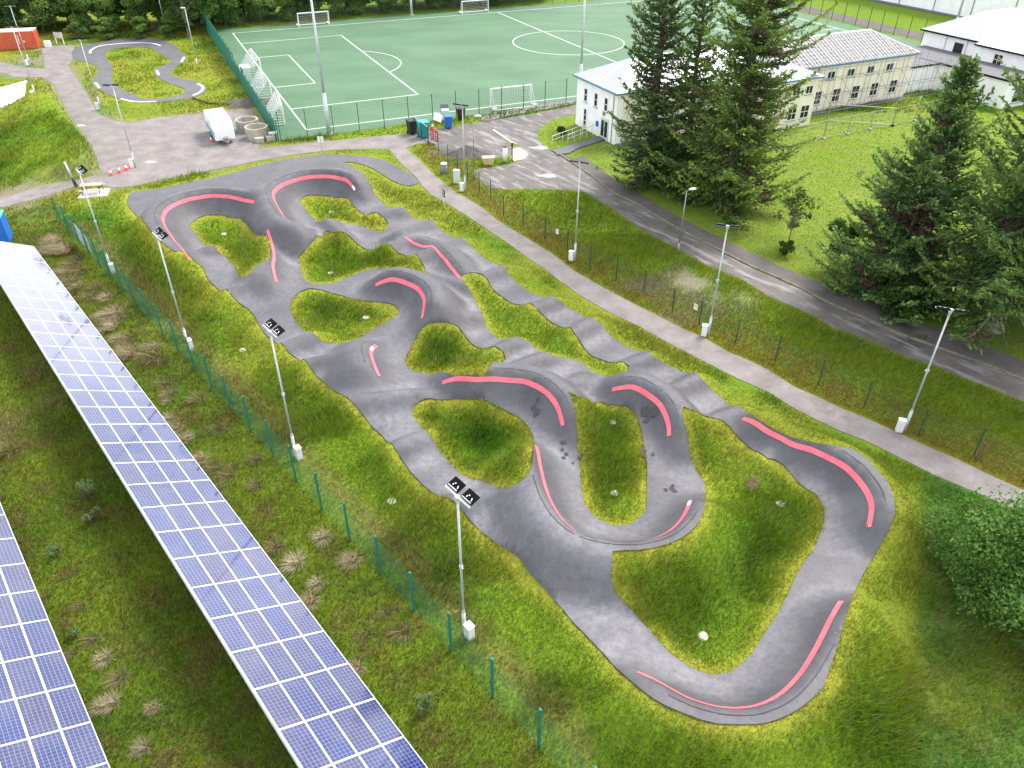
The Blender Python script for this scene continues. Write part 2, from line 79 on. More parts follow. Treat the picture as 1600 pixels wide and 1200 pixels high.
'fence_right':[[-7.88,79.82],[-6.68,77.06],[-5.54,74.45],[-4.41,72.15],[-3.18,69.3],[-2.05,67.4],[-0.84,63.55],[0.89,61.6],[2.67,58.73],[4.41,56.64],[6.04,53.77],[7.83,51.52],[9.62,49.49],[11.27,46.77],[12.83,45.09],[14.76,42.69],[16.86,40.68],[18.74,38.04],[20.72,35.81],[22.77,33.17],[25.09,31.56],[26.64,29.45]],
'tussocks':[[-37.63,57.81],[-36.24,56.02],[-35.74,56.6],[-34.32,54.63],[-37.57,56.61],[-37.94,55.8],[-32.91,52.66],[-30.79,50.08],[-29.37,48.44],[-30.62,48.64],[-32.22,50.1],[-28.5,45.9],[-27.11,44.19],[-26.06,42.73],[-28.38,44.62],[-24.68,40.89],[-24.19,41.33],[-22.74,40.65],[-22.05,40.13],[-24.8,39.79],[-25.02,41.94],[-21.09,37.83],[-20.37,36.71],[-20.32,35.95],[-18.51,36.18],[-19.59,34.24],[-18.91,33.54],[-17.8,32.75],[-18.08,32.53],[-16.52,33.53],[-16.63,30.92],[-15.85,30.5],[-15.49,30.09],[-14.66,30.39],[-14.71,29.64],[-14.94,28.63],[-13.54,30.89],[-13.08,28.81],[-8.92,25.35],[-10.96,24.71],[-9.83,23.7],[-7.28,23.91],[-8.63,22.54],[-8.73,21.53],[-5.29,21.03],[-6.16,18.24],[-6.04,19.84],[-4.49,20.05],[-25.59,27.92],[-20.33,21.8],[-18.58,21.21],[-17.28,19.59],[-17.84,18.89],[-16.41,18.68],[-15.4,17.8],[-15.61,16.58],[-13.62,16.56],[-15.27,16.71],[-13.36,14.93],[-12.33,14.68],[-20.4,32.65],[-27.24,31.36]],
'shrubs':[[-21.22,27.66],[-20.21,26.25],[-21.05,24.11],[-3.29,16.46],[-18.12,19.69]],
'blue_box':[[-41.6,57.25]],
'container':[[-75.03,128.56],[-82.47,126.52]],
'container2':[[-81.7,126.94]],
'bluec':[[-41.81,57.25]],
'picnic_slab':[[-40.12,66.94],[-37.73,67.68],[-38.17,69.42],[-40.35,69.13]],
'cones':[[-39.63,73.12],[-39.1,73.82],[-38.7,74.53]],
'post_black':[[-41.57,69.95]],
'caravan':[[-33.04,83.95],[-30.88,85.24],[-35.36,96.72],[-37.53,95.12]],
'cone_car':[[-33.11,83.52]],
'rings':[[-30.1,87.05],[-28.34,84.32]],
'blocks':[[-28.17,83.45],[-27.27,84.3]],
'signs':[[-20.28,80.19],[-6.27,65.93]],
'bins':[[-10.26,86.29],[-7.47,88.83],[-8.03,91.54],[-6.17,92.02]],
'board':[[-8.98,90.06]],
'conebin':[[-9.28,88.38]],
'gate':[[-11.05,86.3],[-9.22,82.74]],
'litter':[[-6.86,74.11]],
'cabs':[[-5.43,71.48],[-107.78,178.57]],
'heap':[[-5.17,79.78]],
'grit':[[-2.52,76.62]],
'bollard':[[-0.82,77.36]],
'bpost':[[-0.35,77.35]],
'heras':[[28.91,82.19],[34.76,85.62],[37.98,87.19],[41.23,89.04],[44.4,90.47],[47.88,92.44],[50.93,93.96]],
'redsign':[[-8.89,83.82],[-8.35,83.16]],
'white_box':[[-75.3,129.91]],
'noticeboard':[[-73.0,131.69]],
'handrail':[[4.24,82.76],[9.03,87.39]],
'shrubb':[[5.28,85.38]],
'conif':[[13.13,71.58],[19.37,66.22],[27.66,49.22],[32.8,44.65]],
'smalltrees':[[22.53,57.52],[25.35,54.01]],
'bushes':[[22.02,56.33]],
'bigbush':[[21.94,20.65]],
'birch':[[-54.57,138.06]],
'goalnear':[[-2.52,96.18],[2.5,98.33]],
'puddle':[[2.75,81.93]],
'benchpost':[[18.97,30.66]],
'stain':[[1.51,34.27],[7.68,33.65],[3.54,30.68],[8.08,28.37],[2.64,31.0],[7.23,31.17]],
'puddles':[[-50.11,89.0],[-37.31,76.91]]}}
D = DATA['D']; P = DATA['P']
# ---- terrain height function (metres) -------------------------------------
def sst(t):
    t=np.clip(t,0,1); return t*t*(3-2*t)
def seg_field(px,py,pl):
    """nearest distance, side (+ = left of travel) and arc length to a polyline"""
    n=len(px); best=np.full(n,1e9); side=np.zeros(n); arc=np.zeros(n); acc=0.0
    for i in range(len(pl)-1):
        ax,ay=pl[i]; bx,by=pl[i+1]; dx,dy=bx-ax,by-ay; L=math.hypot(dx,dy)+1e-9
        t=np.clip(((px-ax)*dx+(py-ay)*dy)/(L*L),0,1)
        qx,qy=px-(ax+t*dx),py-(ay+t*dy); d=qx*qx+qy*qy
        m=d<best
        best[m]=d[m]; side[m]=np.sign(dx*(py-ay)-dy*(px-ax))[m]; arc[m]=acc+t[m]*L
        acc+=L
    return np.sqrt(best),side,arc,acc
def poly_sd(px,py,pg):
    """signed distance to a polygon, negative inside"""
    n=len(px); best=np.full(n,1e9); ins=np.zeros(n,bool); k=len(pg)
    for i in range(k):
        ax,ay=pg[i]; bx,by=pg[(i+1)%k]; dx,dy=bx-ax,by-ay; L2=dx*dx+dy*dy+1e-12
        t=np.clip(((px-ax)*dx+(py-ay)*dy)/L2,0,1)
        qx,qy=px-(ax+t*dx),py-(ay+t*dy); best=np.minimum(best,qx*qx+qy*qy)
        c=((ay>py)!=(by>py))
        with np.errstate(divide='ignore',invalid='ignore'):
            xi=dx*(py-ay)/(dy if dy!=0 else 1e-12)+ax
        ins^=c&(px<xi)
    d=np.sqrt(best); return np.where(ins,-d,d)
def ext(pl,e):
    pl=[tuple(p) for p in pl]
    def o(a,b):
        L=math.hypot(a[0]-b[0],a[1]-b[1])+1e-9
        return (a[0]+(a[0]-b[0])/L*e,a[1]+(a[1]-b[1])/L*e)
    return [o(pl[0],pl[1])]+pl+[o(pl[-1],pl[-2])]
def site_fields(x,y,D):
    dT=poly_sd(x,y,D['track_outer'])
    dI=np.full(len(x),1e9)
    for isl in D['islands']:
        dI=np.minimum(dI,poly_sd(x,y,isl))
    return dT,dI
def height(x,y,D,fields=False):
    x=np.asarray(x,float); y=np.asarray(y,float); z=np.zeros(len(x))
    dTf=np.full(len(x),50.0); dIf=np.full(len(x),50.0)
    m=(x>-50)&(x<36)&(y>8)&(y<84)
    if m.any():
        X,Y=x[m],y[m]
        dT,dI=site_fields(X,Y,D)
        base=0.32*sst(1-np.maximum(dT,0)/4.0)
        acc=np.zeros(len(X))
        for b in D['berms']:
            pl=b['pl']; xs=[p[0] for p in pl]; ys=[p[1] for p in pl]
            k=(X>min(xs)-7)&(X<max(xs)+7)&(Y>min(ys)-7)&(Y<max(ys)+7)
            if not k.any(): continue
            d,s,a,L=seg_field(X[k],Y[k],ext(pl,2.2))
            d=d*s*b['out']; H=b['H']
            u=np.clip((0.35-d)/b.get('win',2.7),0,1)
            zin=H*(1-u)**2.1
            zo=H*(1-sst((d-0.95)/b.get('wout',2.6)))
            zz=np.where(d<0.35,zin,zo)
            zz*=sst(a/3.6)*sst((L-a)/3.6)
            acc[k]+=np.maximum(zz,0)**4
        for r in D['rollers']:
            pl=[r[0:2],r[2:4]]; h=r[4]; sg=r[5]
            k=(X>min(r[0],r[2])-6)&(X<max(r[0],r[2])+6)&(Y>min(r[1],r[3])-6)&(Y<max(r[1],r[3])+6)
            if not k.any(): continue
            dx,dy=r[2]-r[0],r[3]-r[1]; L=math.hypot(dx,dy); dx/=L; dy/=L
            t=(X[k]-r[0])*dx+(Y[k]-r[1])*dy; p=(X[k]-r[0])*dy-(Y[k]-r[1])*dx
            o=np.maximum(np.maximum(-t,t-L),0)
            acc[k]+=(h*np.exp(-(p/sg)**2)*(1-sst(o/2.4)))**4
        zz=base+acc**0.25
        zz-=0.36*sst(-dI/2.6)*np.exp(-acc**0.25*1.2)
        # soft grass undulation off the asphalt
        off=np.where(dI<0,-dI,np.maximum(dT,0))
        zz+=0.07*sst(off/1.5)*np.sin(X*1.7+1.3*np.sin(Y*.9))*np.sin(Y*1.45+.7)*sst(1-np.maximum(dT,0)/9)
        for fx,fy,fr in D.get('flats',[]):
            zz=zz*sst((np.hypot(X-fx,Y-fy)-.8)/fr)
        z[m]=zz; dTf[m]=dT; dIf[m]=dI
    for (ax,ay,bx,by,h,w) in D['mounds']:
        k=(x>min(ax,bx)-3*w)&(x<max(ax,bx)+3*w)&(y>min(ay,by)-3*w)&(y<max(ay,by)+3*w)
        if k.any():
            d,_,_,_=seg_field(x[k],y[k],[(ax,ay),(bx,by)])
            z[k]+=h*sst(1-d/(2.2*w))
    if fields: return z,dTf,dIf
    return z

# ---------------------------------------------------------------- helpers
def tag(o, label=None, cat=None, group=None, kind=None):
    if label: o['label'] = label
    if cat: o['category'] = cat
    if group: o['group'] = group
    if kind: o['kind'] = kind
    return o
def empty(name, loc, rz=0.0):
    o = bpy.data.objects.new(name, None); COL.objects.link(o)
    o.location = loc; o.rotation_euler = (0, 0, rz); o.empty_display_size = .3
    return o
def link(name, me, parent=None, loc=None, rot=None, scale=None):
    o = bpy.data.objects.new(name, me); COL.objects.link(o)
    if parent is not None: o.parent = parent
    if loc is not None: o.location = loc
    if rot is not None: o.rotation_euler = rot
    if scale is not None: o.scale = scale
    return o
def copy_tree(o, parent=None):
    c = o.copy(); COL.objects.link(c); c.parent = parent
    for ch in list(o.children): copy_tree(ch, c)
    return c
class MB:
    def __init__(s): s.v = []; s.f = []; s.m = []; s.mi = 0
    def mat(s, i): s.mi = i; return s
    def add(s, vs, fs):
        b = len(s.v); s.v += [tuple(q) for q in vs]
        for f in fs: s.f.append(tuple(b+i for i in f)); s.m.append(s.mi)
        return s
    def box(s, c, d, rz=0.0, mtx=None):
        x, y, z = d[0]/2, d[1]/2, d[2]/2
        q = [Vector((a*x, b*y, e*z)) for e in (-1, 1) for a, b in ((-1,-1),(1,-1),(1,1),(-1,1))]
        if mtx is not None: q = [mtx @ p for p in q]
        elif rz:
            cs, sn = math.cos(rz), math.sin(rz); q = [Vector((p.x*cs-p.y*sn, p.x*sn+p.y*cs, p.z)) for p in q]
        c = Vector(c)
        return s.add([p+c for p in q], [(3,2,1,0),(4,5,6,7),(0,1,5,4),(1,2,6,5),(2,3,7,6),(3,0,4,7)])
    def frustum(s, c, d0, d1, h):
        q = []
        for (dx, dy), z in ((d0, 0), (d1, h)):
            q += [Vector(c)+Vector((a*dx/2, b*dy/2, z)) for a, b in ((-1,-1),(1,-1),(1,1),(-1,1))]
        return s.add(q, [(3,2,1,0),(4,5,6,7),(0,1,5,4),(1,2,6,5),(2,3,7,6),(3,0,4,7)])
    def tube(s, a, b, r, r2=None, n=8, cap=True):
        a, b = Vector(a), Vector(b); r2 = r if r2 is None else r2
        d = (b-a).normalized(); u = d.orthogonal().normalized(); v = d.cross(u)
        q = []
        for p, rr in ((a, r), (b, r2)):
            q += [p+(u*math.cos(2*math.pi*i/n)+v*math.sin(2*math.pi*i/n))*rr for i in range(n)]
        fs = [(i, (i+1) % n, n+(i+1) % n, n+i) for i in range(n)]
        if cap: fs += [tuple(range(n))[::-1], tuple(range(n, 2*n))]
        return s.add(q, fs)
    def path(s, pts, r, n=6):
        for a, b in zip(pts, pts[1:]): s.tube(a, b, r, n=n)
        return s
    def lathe(s, prof, c=(0,0,0), n=16):
        q = []; k = len(prof)
        for r, z in prof:
            q += [(c[0]+r*math.cos(2*math.pi*i/n), c[1]+r*math.sin(2*math.pi*i/n), c[2]+z) for i in range(n)]
        fs = [(j*n+i, j*n+(i+1) % n, (j+1)*n+(i+1) % n, (j+1)*n+i) for j in range(k-1) for i in range(n)]
        if prof[0][0] > 1e-6: fs.append(tuple(range(n))[::-1])
        if prof[-1][0] > 1e-6: fs.append(tuple(range((k-1)*n, k*n)))
        return s.add(q, fs)
    def prism(s, poly, z0, z1):
        n = len(poly)
        return s.add([(x, y, z0) for x, y in poly]+[(x, y, z1) for x, y in poly],
                     [tuple(range(n))[::-1], tuple(range(n, 2*n))]+[(i, (i+1) % n, n+(i+1) % n, n+i) for i in range(n)])
    def mesh(s, name, mats, smooth=False):
        me = bpy.data.meshes.new(name); me.from_pydata(s.v, [], s.f)
        for m_ in (mats if isinstance(mats, (list, tuple)) else [mats]): me.materials.append(m_)
        me.polygons.foreach_set('material_index', s.m)
        if smooth: me.polygons.foreach_set('use_smooth', [True]*len(s.f))
        me.update(); return me
    def build(s, name, mats, parent=None, smooth=False, **k):
        return link(name, s.mesh(name, mats, smooth), parent, **k)
def soft(o, w=.02, seg=2):
    b = o.modifiers.new('edge', 'BEVEL'); b.width = w; b.segments = seg; b.limit_method = 'ANGLE'; return o
def np_mesh(name, V, F, mats, col=None, smooth=False):
    """V (n,3), F (m,3 or 4)"""
    me = bpy.data.meshes.new(name); k = F.shape[1]
    me.vertices.add(len(V)); me.vertices.foreach_set('co', np.ascontiguousarray(V, np.float32).ravel())
    me.loops.add(F.size); me.loops.foreach_set('vertex_index', np.ascontiguousarray(F, np.int32).ravel())
    me.polygons.add(len(F)); me.polygons.foreach_set('loop_start', np.arange(0, F.size, k, dtype=np.int32))
    me.polygons.foreach_set('loop_total', np.full(len(F), k, np.int32))
    if smooth: me.polygons.foreach_set('use_smooth', np.ones(len(F), bool))
    for m_ in (mats if isinstance(mats, (list, tuple)) else [mats]): me.materials.append(m_)
    me.update(calc_edges=True)
    if col is not None:
        a = me.attributes.new('col', 'FLOAT_COLOR', 'POINT')
        c4 = np.ones((len(V), 4), np.float32); c4[:, :3] = col
        a.data.foreach_set('color', c4.ravel())
    return me

# ---------------------------------------------------------------- materials
def new_mat(name):
    m = bpy.data.materials.new(name); m.use_nodes = True
    t = m.node_tree; return m, t, t.nodes['Principled BSDF']
def world_noise(t, scale, detail=4, rough=.6, obj=False, stretch=None):
    if obj:
        g = t.nodes.new('ShaderNodeTexCoord'); v = g.outputs['Object']
    else:
        g = t.nodes.new('ShaderNodeNewGeometry'); v = g.outputs['Position']
    if stretch:
        mp = t.nodes.new('ShaderNodeMapping'); mp.inputs['Scale'].default_value = stretch[:3]
        if len(stretch) > 3:
            m0 = t.nodes.new('ShaderNodeMapping'); m0.inputs['Rotation'].default_value = (0, 0, stretch[3]); t.links.new(v, m0.inputs['Vector']); v = m0.outputs['Vector']
        t.links.new(v, mp.inputs['Vector']); v = mp.outputs['Vector']
    n = t.nodes.new('ShaderNodeTexNoise'); n.inputs['Scale'].default_value = scale
    n.inputs['Detail'].default_value = detail; n.inputs['Roughness'].default_value = rough
    t.links.new(v, n.inputs['Vector']); return n.outputs['Fac']
def ramp(t, fac, stops):
    r = t.nodes.new('ShaderNodeValToRGB'); e = r.color_ramp.elements
    while len(e) < len(stops): e.new(.5)
    for el, (p, c) in zip(e, stops): el.position = p; el.color = (*c, 1)
    t.links.new(fac, r.inputs['Fac']); return r.outputs['Color']
def mixc(t, fac, a, b, mode='MIX'):
    m = t.nodes.new('ShaderNodeMix'); m.data_type = 'RGBA'; m.blend_type = mode
    if isinstance(fac, (int, float)): m.inputs[0].default_value = fac
    else: t.links.new(fac, m.inputs[0])
    for i, q in ((6, a), (7, b)):
        if isinstance(q, tuple): m.inputs[i].default_value = (*q, 1)
        else: t.links.new(q, m.inputs[i])
    return m.outputs[2]
def remap(t, v, a, b, c=0., d=1.):
    m = t.nodes.new('ShaderNodeMapRange'); t.links.new(v, m.inputs['Value'])
    for k, q in zip(('From Min', 'From Max', 'To Min', 'To Max'), (a, b, c, d)): m.inputs[k].default_value = q
    return m.outputs['Result']
def bump(t, bs, h, strength=.3, dist=.05):
    b = t.nodes.new('ShaderNodeBump'); b.inputs['Strength'].default_value = strength; b.inputs['Distance'].default_value = dist
    t.links.new(h, b.inputs['Height']); t.links.new(b.outputs['Normal'], bs.inputs['Normal'])
def M(name, col, rough=.6, metal=0., var=.18, scale=3., bmp=0.):
    m, t, b = new_mat(name)
    n = world_noise(t, scale, 6, .65)
    lo = tuple(max(0, c*(1-var)) for c in col); hi = tuple(min(1, c*(1+var*.7)) for c in col)
    t.links.new(ramp(t, n, [(.3, lo), (.7, hi)]), b.inputs['Base Color'])
    b.inputs['Roughness'].default_value = rough; b.inputs['Metallic'].default_value = metal
    if bmp: bump(t, b, world_noise(t, scale*8, 4), bmp, .02)
    return m
MAT = dict(
    galv=M('galvanised', (.52,.56,.58), .45, .35), whitepaint=M('white_paint', (.78,.78,.77), .5, 0, .08),
    render=M('white_render', (.88,.88,.87), .8, 0, .10, .7), cream=M('cream_render', (.80,.73,.61), .85, 0, .12, .5),
    dark=M('dark_metal', (.012,.012,.014), .9), black=M('black_plastic', (.02,.02,.022), .55), green=M('green_powdercoat', (.012,.16,.115), .5, 0, .15),
    greendark=M('dark_green_powdercoat', (.010,.075,.045), .5), glass=M('window_glass', (.02,.024,.03), .08, 0, .3),
    kerb=M('weedy_kerb', (.17,.18,.12), .9, 0, .5, 2.5), slate=M('felt_roof', (.12,.12,.135), .8, 0, .15, .6), bluetrim=M('blue_trim', (.05,.16,.26), .5), whiteroof=M('white_sheet_roof', (.46,.49,.54), .4, .1, .10, .5),
    batten=M('pale_batten', (.62,.60,.60), .7), felt=M('grey_roof_membrane', (.26,.25,.255), .85, 0, .2, 1.2), dashes=M('grey_batten', (.19,.18,.19), .8),
    scaff=M('scaffold_tube', (.30,.30,.30), .45, .5), concrete=M('weathered_concrete', (.40,.37,.31), .9, 0, .35, 1.5, .4), white_conc=M('pale_concrete', (.72,.72,.70), .8, 0, .1),
    orange=M('orange_container_paint', (.52,.085,.035), .6, 0, .2, 1.), pinkroof=M('faded_container_roof', (.72,.62,.58), .7), timber=M('red_brown_timber', (.17,.07,.045), .8, 0, .3, 6), paletimber=M('weathered_tabletop', (.42,.34,.29), .8, 0, .2, 6),
    teal=M('teal_bin_plastic', (.03,.33,.36), .5), blue=M('blue_bin_plastic', (.015,.14,.55), .45), greybin=M('grey_bin', (.17,.19,.21), .5), cab=M('pale_cabinet', (.55,.64,.62), .5, 0, .08), yellow=M('faded_yellow_grit_bin', (.62,.52,.24), .6),
    red=M('red_sign', (.45,.02,.03), .5), orangecone=M('orange_cone', (.72,.10,.03), .5), trailblue=M('trailer_blue', (.04,.34,.62), .4), trailwhite=M('trailer_white', (.86,.86,.86), .35, 0, .05), rubber=M('rubber', (.015,.015,.015), .8),
    bark=M('bark', (.10,.075,.055), .9, 0, .4, 5, .5), palebark=M('pale_trunk_bark', (.24,.20,.165), .9, 0, .35, 4, .5), soil=M('bare_soil', (.24,.165,.105), .95), heap=M('heap_soil', (.10,.09,.083), .95, 0, .4, 3, .8),
    puddle=M('puddle_water', (.24,.24,.25), .03, 0, .1), paintw=M('white_line_paint', (.72,.74,.72), .6, 0, .12, 2.), rust=M('rusty_steel', (.14,.085,.06), .8), drainm=M('pale_drain_lid', (.62,.58,.50), .85, 0, .25, 8))  # puddle base colour lightened to stand in for bright sky reflection
MAT['dark'].node_tree.nodes['Principled BSDF'].inputs['Specular IOR Level'].default_value = .08
MAT['paintw'].node_tree.nodes['Principled BSDF'].inputs['Specular IOR Level'].default_value = .2
def mat_attr(name, rough=.8, trans=.3, var=.25, scale=9.):
    m = bpy.data.materials.new(name); m.use_nodes = True; t = m.node_tree; t.nodes.clear()
    o = t.nodes.new('ShaderNodeOutputMaterial'); a = t.nodes.new('ShaderNodeAttribute'); a.attribute_name = 'col'
    d = t.nodes.new('ShaderNodeBsdfDiffuse'); tr = t.nodes.new('ShaderNodeBsdfTranslucent'); x = t.nodes.new('ShaderNodeMixShader')
    x.inputs[0].default_value = trans
    for q in (d, tr): t.links.new(a.outputs['Color'], q.inputs['Color'])
    t.links.new(d.outputs[0], x.inputs[1]); t.links.new(tr.outputs[0], x.inputs[2]); t.links.new(x.outputs[0], o.inputs['Surface'])
    return m
MAT['leaf'] = mat_attr('foliage', trans=.36); MAT['blade'] = mat_attr('grass_blade', trans=.45)
def ground_mat():
    m, t, b = new_mat('grass_sward'); a = t.nodes.new('ShaderNodeAttribute'); a.attribute_name = 'col'
    n1 = world_noise(t, 7, 8, .75); n2 = world_noise(t, 1.1, 5, .6)
    c = mixc(t, 1., a.outputs['Color'], ramp(t, n1, [(.32, (.62,.63,.6)), (.68, (1.28,1.27,1.2))]), 'MULTIPLY')
    c = mixc(t, 1., c, ramp(t, n2, [(.3, (.86,.9,.85)), (.7, (1.12,1.1,1.05))]), 'MULTIPLY')
    t.links.new(c, b.inputs['Base Color']); b.inputs['Roughness'].default_value = .95; b.inputs['Specular IOR Level'].default_value = .1
    bump(t, b, n1, .9, .12); return m
MAT['ground'] = ground_mat()
def asphalt(name, c0, c1, dust_shading, spots=None, seed=0., rough=.62):
    m, t, b = new_mat(name)
    big = world_noise(t, .55, 6, .62); mid = world_noise(t, 3.1, 6, .7); fine = world_noise(t, 26, 5, .8)
    a = t.nodes.new('ShaderNodeAttribute'); a.attribute_name = 'dust_shading'
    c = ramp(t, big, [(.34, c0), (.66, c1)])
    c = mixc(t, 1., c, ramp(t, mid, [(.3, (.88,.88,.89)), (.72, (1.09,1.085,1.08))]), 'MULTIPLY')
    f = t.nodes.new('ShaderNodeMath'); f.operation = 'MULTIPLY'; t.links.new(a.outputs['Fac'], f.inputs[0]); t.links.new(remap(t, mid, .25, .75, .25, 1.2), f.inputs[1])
    c = mixc(t, f.outputs[0], c, dust_shading)
    c = mixc(t, 1., c, ramp(t, fine, [(.3, (.70,.70,.70)), (.7, (1.27,1.27,1.27))]), 'MULTIPLY')
    if spots:
        n = world_noise(t, spots[0], 6, .6, stretch=spots[3] if len(spots) > 3 else None)
        c = mixc(t, remap(t, n, spots[1], spots[1]+.10, 0, .68), c, spots[2])
    t.links.new(c, b.inputs['Base Color']); b.inputs['Roughness'].default_value = rough; b.inputs['Specular IOR Level'].default_value = .35
    bump(t, b, fine, .25, .01); return m
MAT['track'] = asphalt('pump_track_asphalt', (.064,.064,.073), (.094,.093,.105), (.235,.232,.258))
MAT['track_small'] = asphalt('small_track_asphalt', (.095,.095,.105), (.13,.13,.14), (.24,.24,.25))
MAT['path'] = asphalt('footpath_tarmac', (.165,.148,.142), (.245,.222,.217), (.33,.31,.29), (.35, .60, (.115,.10,.09)), rough=.85)
MAT['road'] = asphalt('worn_road', (.082,.073,.068), (.150,.131,.120), (.2,.2,.2), (1.25, .515, (.27,.265,.27), (.24, 1, 1, .93)), rough=.6)
MAT['footway'] = asphalt('footway_tarmac', (.085,.074,.070), (.125,.11,.104), (.2,.2,.2), rough=.85)
def worn_red():
    m, t, b = new_mat('worn_red_line_paint'); n = world_noise(t, 14, 6, .75); n2 = world_noise(t, 1.3, 4)
    c = ramp(t, n2, [(.3, (.66,.10,.135)), (.7, (.80,.16,.20))]); c = mixc(t, remap(t, n, .50, .70, 0, .7), c, (.13,.10,.11))
    t.links.new(c, b.inputs['Base Color']); b.inputs['Roughness'].default_value = .7; return m
MAT['redpaint'] = worn_red()
MAT['stain'] = M('oil_stain', (.042,.042,.047), .8, 0, .3, 6)
def turf_mat():
    m, t, b = new_mat('artificial_turf'); n = world_noise(t, .09, 6, .6, stretch=(1,1.6,1)); n2 = world_noise(t, 2.2, 6, .7)
    c = ramp(t, n, [(.32, (.050,.122,.060)), (.68, (.080,.170,.092))])
    c = mixc(t, 1., c, ramp(t, n2, [(.3, (.86,.88,.86)), (.7, (1.1,1.1,1.1))]), 'MULTIPLY')
    t.links.new(c, b.inputs['Base Color']); b.inputs['Roughness'].default_value = .75; return m
MAT['turf'] = turf_mat()
def panel_mat():
    """72-cell module: UV 0..6 x 0..12, pale busbar grid between blue cells"""
    m, t, b = new_mat('solar_cells'); uv = t.nodes.new('ShaderNodeUVMap'); uv.uv_map = 'UVMap'
    sp = t.nodes.new('ShaderNodeSeparateXYZ'); t.links.new(uv.outputs['UV'], sp.inputs['Vector'])
    def edge(o, wd):
        f = t.nodes.new('ShaderNodeMath'); f.operation = 'FRACT'; t.links.new(o, f.inputs[0])
        a = t.nodes.new('ShaderNodeMath'); a.operation = 'SUBTRACT'; t.links.new(f.outputs[0], a.inputs[0]); a.inputs[1].default_value = .5
        c = t.nodes.new('ShaderNodeMath'); c.operation = 'ABSOLUTE'; t.links.new(a.outputs[0], c.inputs[0])
        g = t.nodes.new('ShaderNodeMath'); g.operation = 'GREATER_THAN'; t.links.new(c.outputs[0], g.inputs[0]); g.inputs[1].default_value = .5-wd; return g.outputs[0]
    mxx = t.nodes.new('ShaderNodeMath'); mxx.operation = 'MAXIMUM'
    t.links.new(edge(sp.outputs['X'], .065), mxx.inputs[0]); t.links.new(edge(sp.outputs['Y'], .045), mxx.inputs[1])
    oi = t.nodes.new('ShaderNodeObjectInfo')
    cell = ramp(t, oi.outputs['Random'], [(0, (.012,.022,.105)), (.45, (.008,.022,.130)), (.75, (.026,.028,.095)), (1, (.006,.026,.150))])
    n = world_noise(t, 9, 3); cell = mixc(t, 1., cell, ramp(t, n, [(.3, (.7,.7,.75)), (.7, (1.3,1.3,1.25))]), 'MULTIPLY')
    grime = world_noise(t, .8, 6, .7); t.links.new(mixc(t, remap(t, grime, .45, .75, 0, .22), mixc(t, mxx.outputs[0], cell, (.15,.165,.25)), (.20,.19,.20)), b.inputs['Base Color'])
    b.inputs['Roughness'].default_value = .12; b.inputs['IOR'].default_value = 1.5
    rg = remap(t, oi.outputs['Random'], 0, 1, .06, .16); t.links.new(rg, b.inputs['Roughness'])
    b.inputs['Coat Weight'].default_value = .8; b.inputs['Coat IOR'].default_value = 1.55; b.inputs['Coat Roughness'].default_value = .05
    return m
MAT['cells'] = panel_mat()

# ---------------------------------------------------------------- sampled ground grid
GX = np.arange(-88, 62.01, .4); GY = np.arange(8, 152.01, .4)
gxx, gyy = np.meshgrid(GX, GY, indexing='ij'); shp = gxx.shape
gz, gdT, gdI = height(gxx.ravel(), gyy.ravel(), D, True)
PX0, PY0, PTH, PL_, PW = -23.653, 87.879, .431, 98.78, 58.31      # football pitch frame
PC, PS = math.cos(PTH), math.sin(PTH)
def pitch(s, t): return (PX0+s*PC-t*PS, PY0+s*PS+t*PC)
rect = lambda a, b, c, d: [pitch(a, c), pitch(b, c), pitch(b, d), pitch(a, d)]
TURF = rect(-3.6, 103.2, -2.6, 62.5)
gf = lambda n: poly_sd(gxx.ravel(), gyy.ravel(), P[n])
s_path, s_road, s_foot, s_isl, s_ramp = gf('footpath_yard'), gf('road'), gf('footway'), gf('traffic_island'), gf('entrance_ramp')
s_small = np.maximum(gf('small_outer'), -gf('small_island')); s_skate = gf('skate_slab')
s_turf = poly_sd(gxx.ravel(), gyy.ravel(), TURF)
hard = np.minimum.reduce([s_path, s_road, s_foot, s_isl, s_ramp, s_small, s_turf, poly_sd(gxx.ravel(), gyy.ravel(), P['picnic_slab'])])
gz = np.where(hard < 1.2, gz*sst((hard-.2)/1.0), gz)              # level beside paths and pitch
gz = np.where((np.maximum(gdT, -gdI) < .2), np.maximum(gz, height(gxx.ravel(), gyy.ravel(), D)), gz) if False else gz
s_track = np.maximum(gdT, -gdI)                                    # <0 on the asphalt
GZ = gz.reshape(shp)
def lookup(A, x, y):
    fx = np.clip((np.asarray(x)-GX[0])/.4, 0, len(GX)-1.001); fy = np.clip((np.asarray(y)-GY[0])/.4, 0, len(GY)-1.001)
    i = fx.astype(int); j = fy.astype(int); a = fx-i; b = fy-j; A = A.reshape(shp)
    return A[i,j]*(1-a)*(1-b)+A[i+1,j]*a*(1-b)+A[i,j+1]*(1-a)*b+A[i+1,j+1]*a*b
def hz(x, y): return float(lookup(gz, np.array([x]), np.array([y]))[0])
_tab = np.random.default_rng(3).random((256, 256))
def vn(x, y, s, o=0):
    x = np.asarray(x)/s+o*17.3; y = np.asarray(y)/s+o*9.1
    i = np.floor(x).astype(int); j = np.floor(y).astype(int); a = x-i; b = y-j; a = a*a*(3-2*a); b = b*b*(3-2*b)
    i0, i1, j0, j1 = i & 255, (i+1) & 255, j & 255, (j+1) & 255
    return _tab[i0,j0]*(1-a)*(1-b)+_tab[i1,j0]*a*(1-b)+_tab[i0,j1]*(1-a)*b+_tab[i1,j1]*a*b
def fbm(x, y, s, o=0): return .5*vn(x, y, s, o)+.3*vn(x, y, s/2.1, o+3)+.2*vn(x, y, s/4.3, o+5)
def lerp(a, b, t): return a+(b-a)*np.clip(t, 0, 1)[:, None]
LUSH, MID, YEL = np.array([.070,.162,.014]), np.array([.158,.250,.020]), np.array([.325,.310,.048])
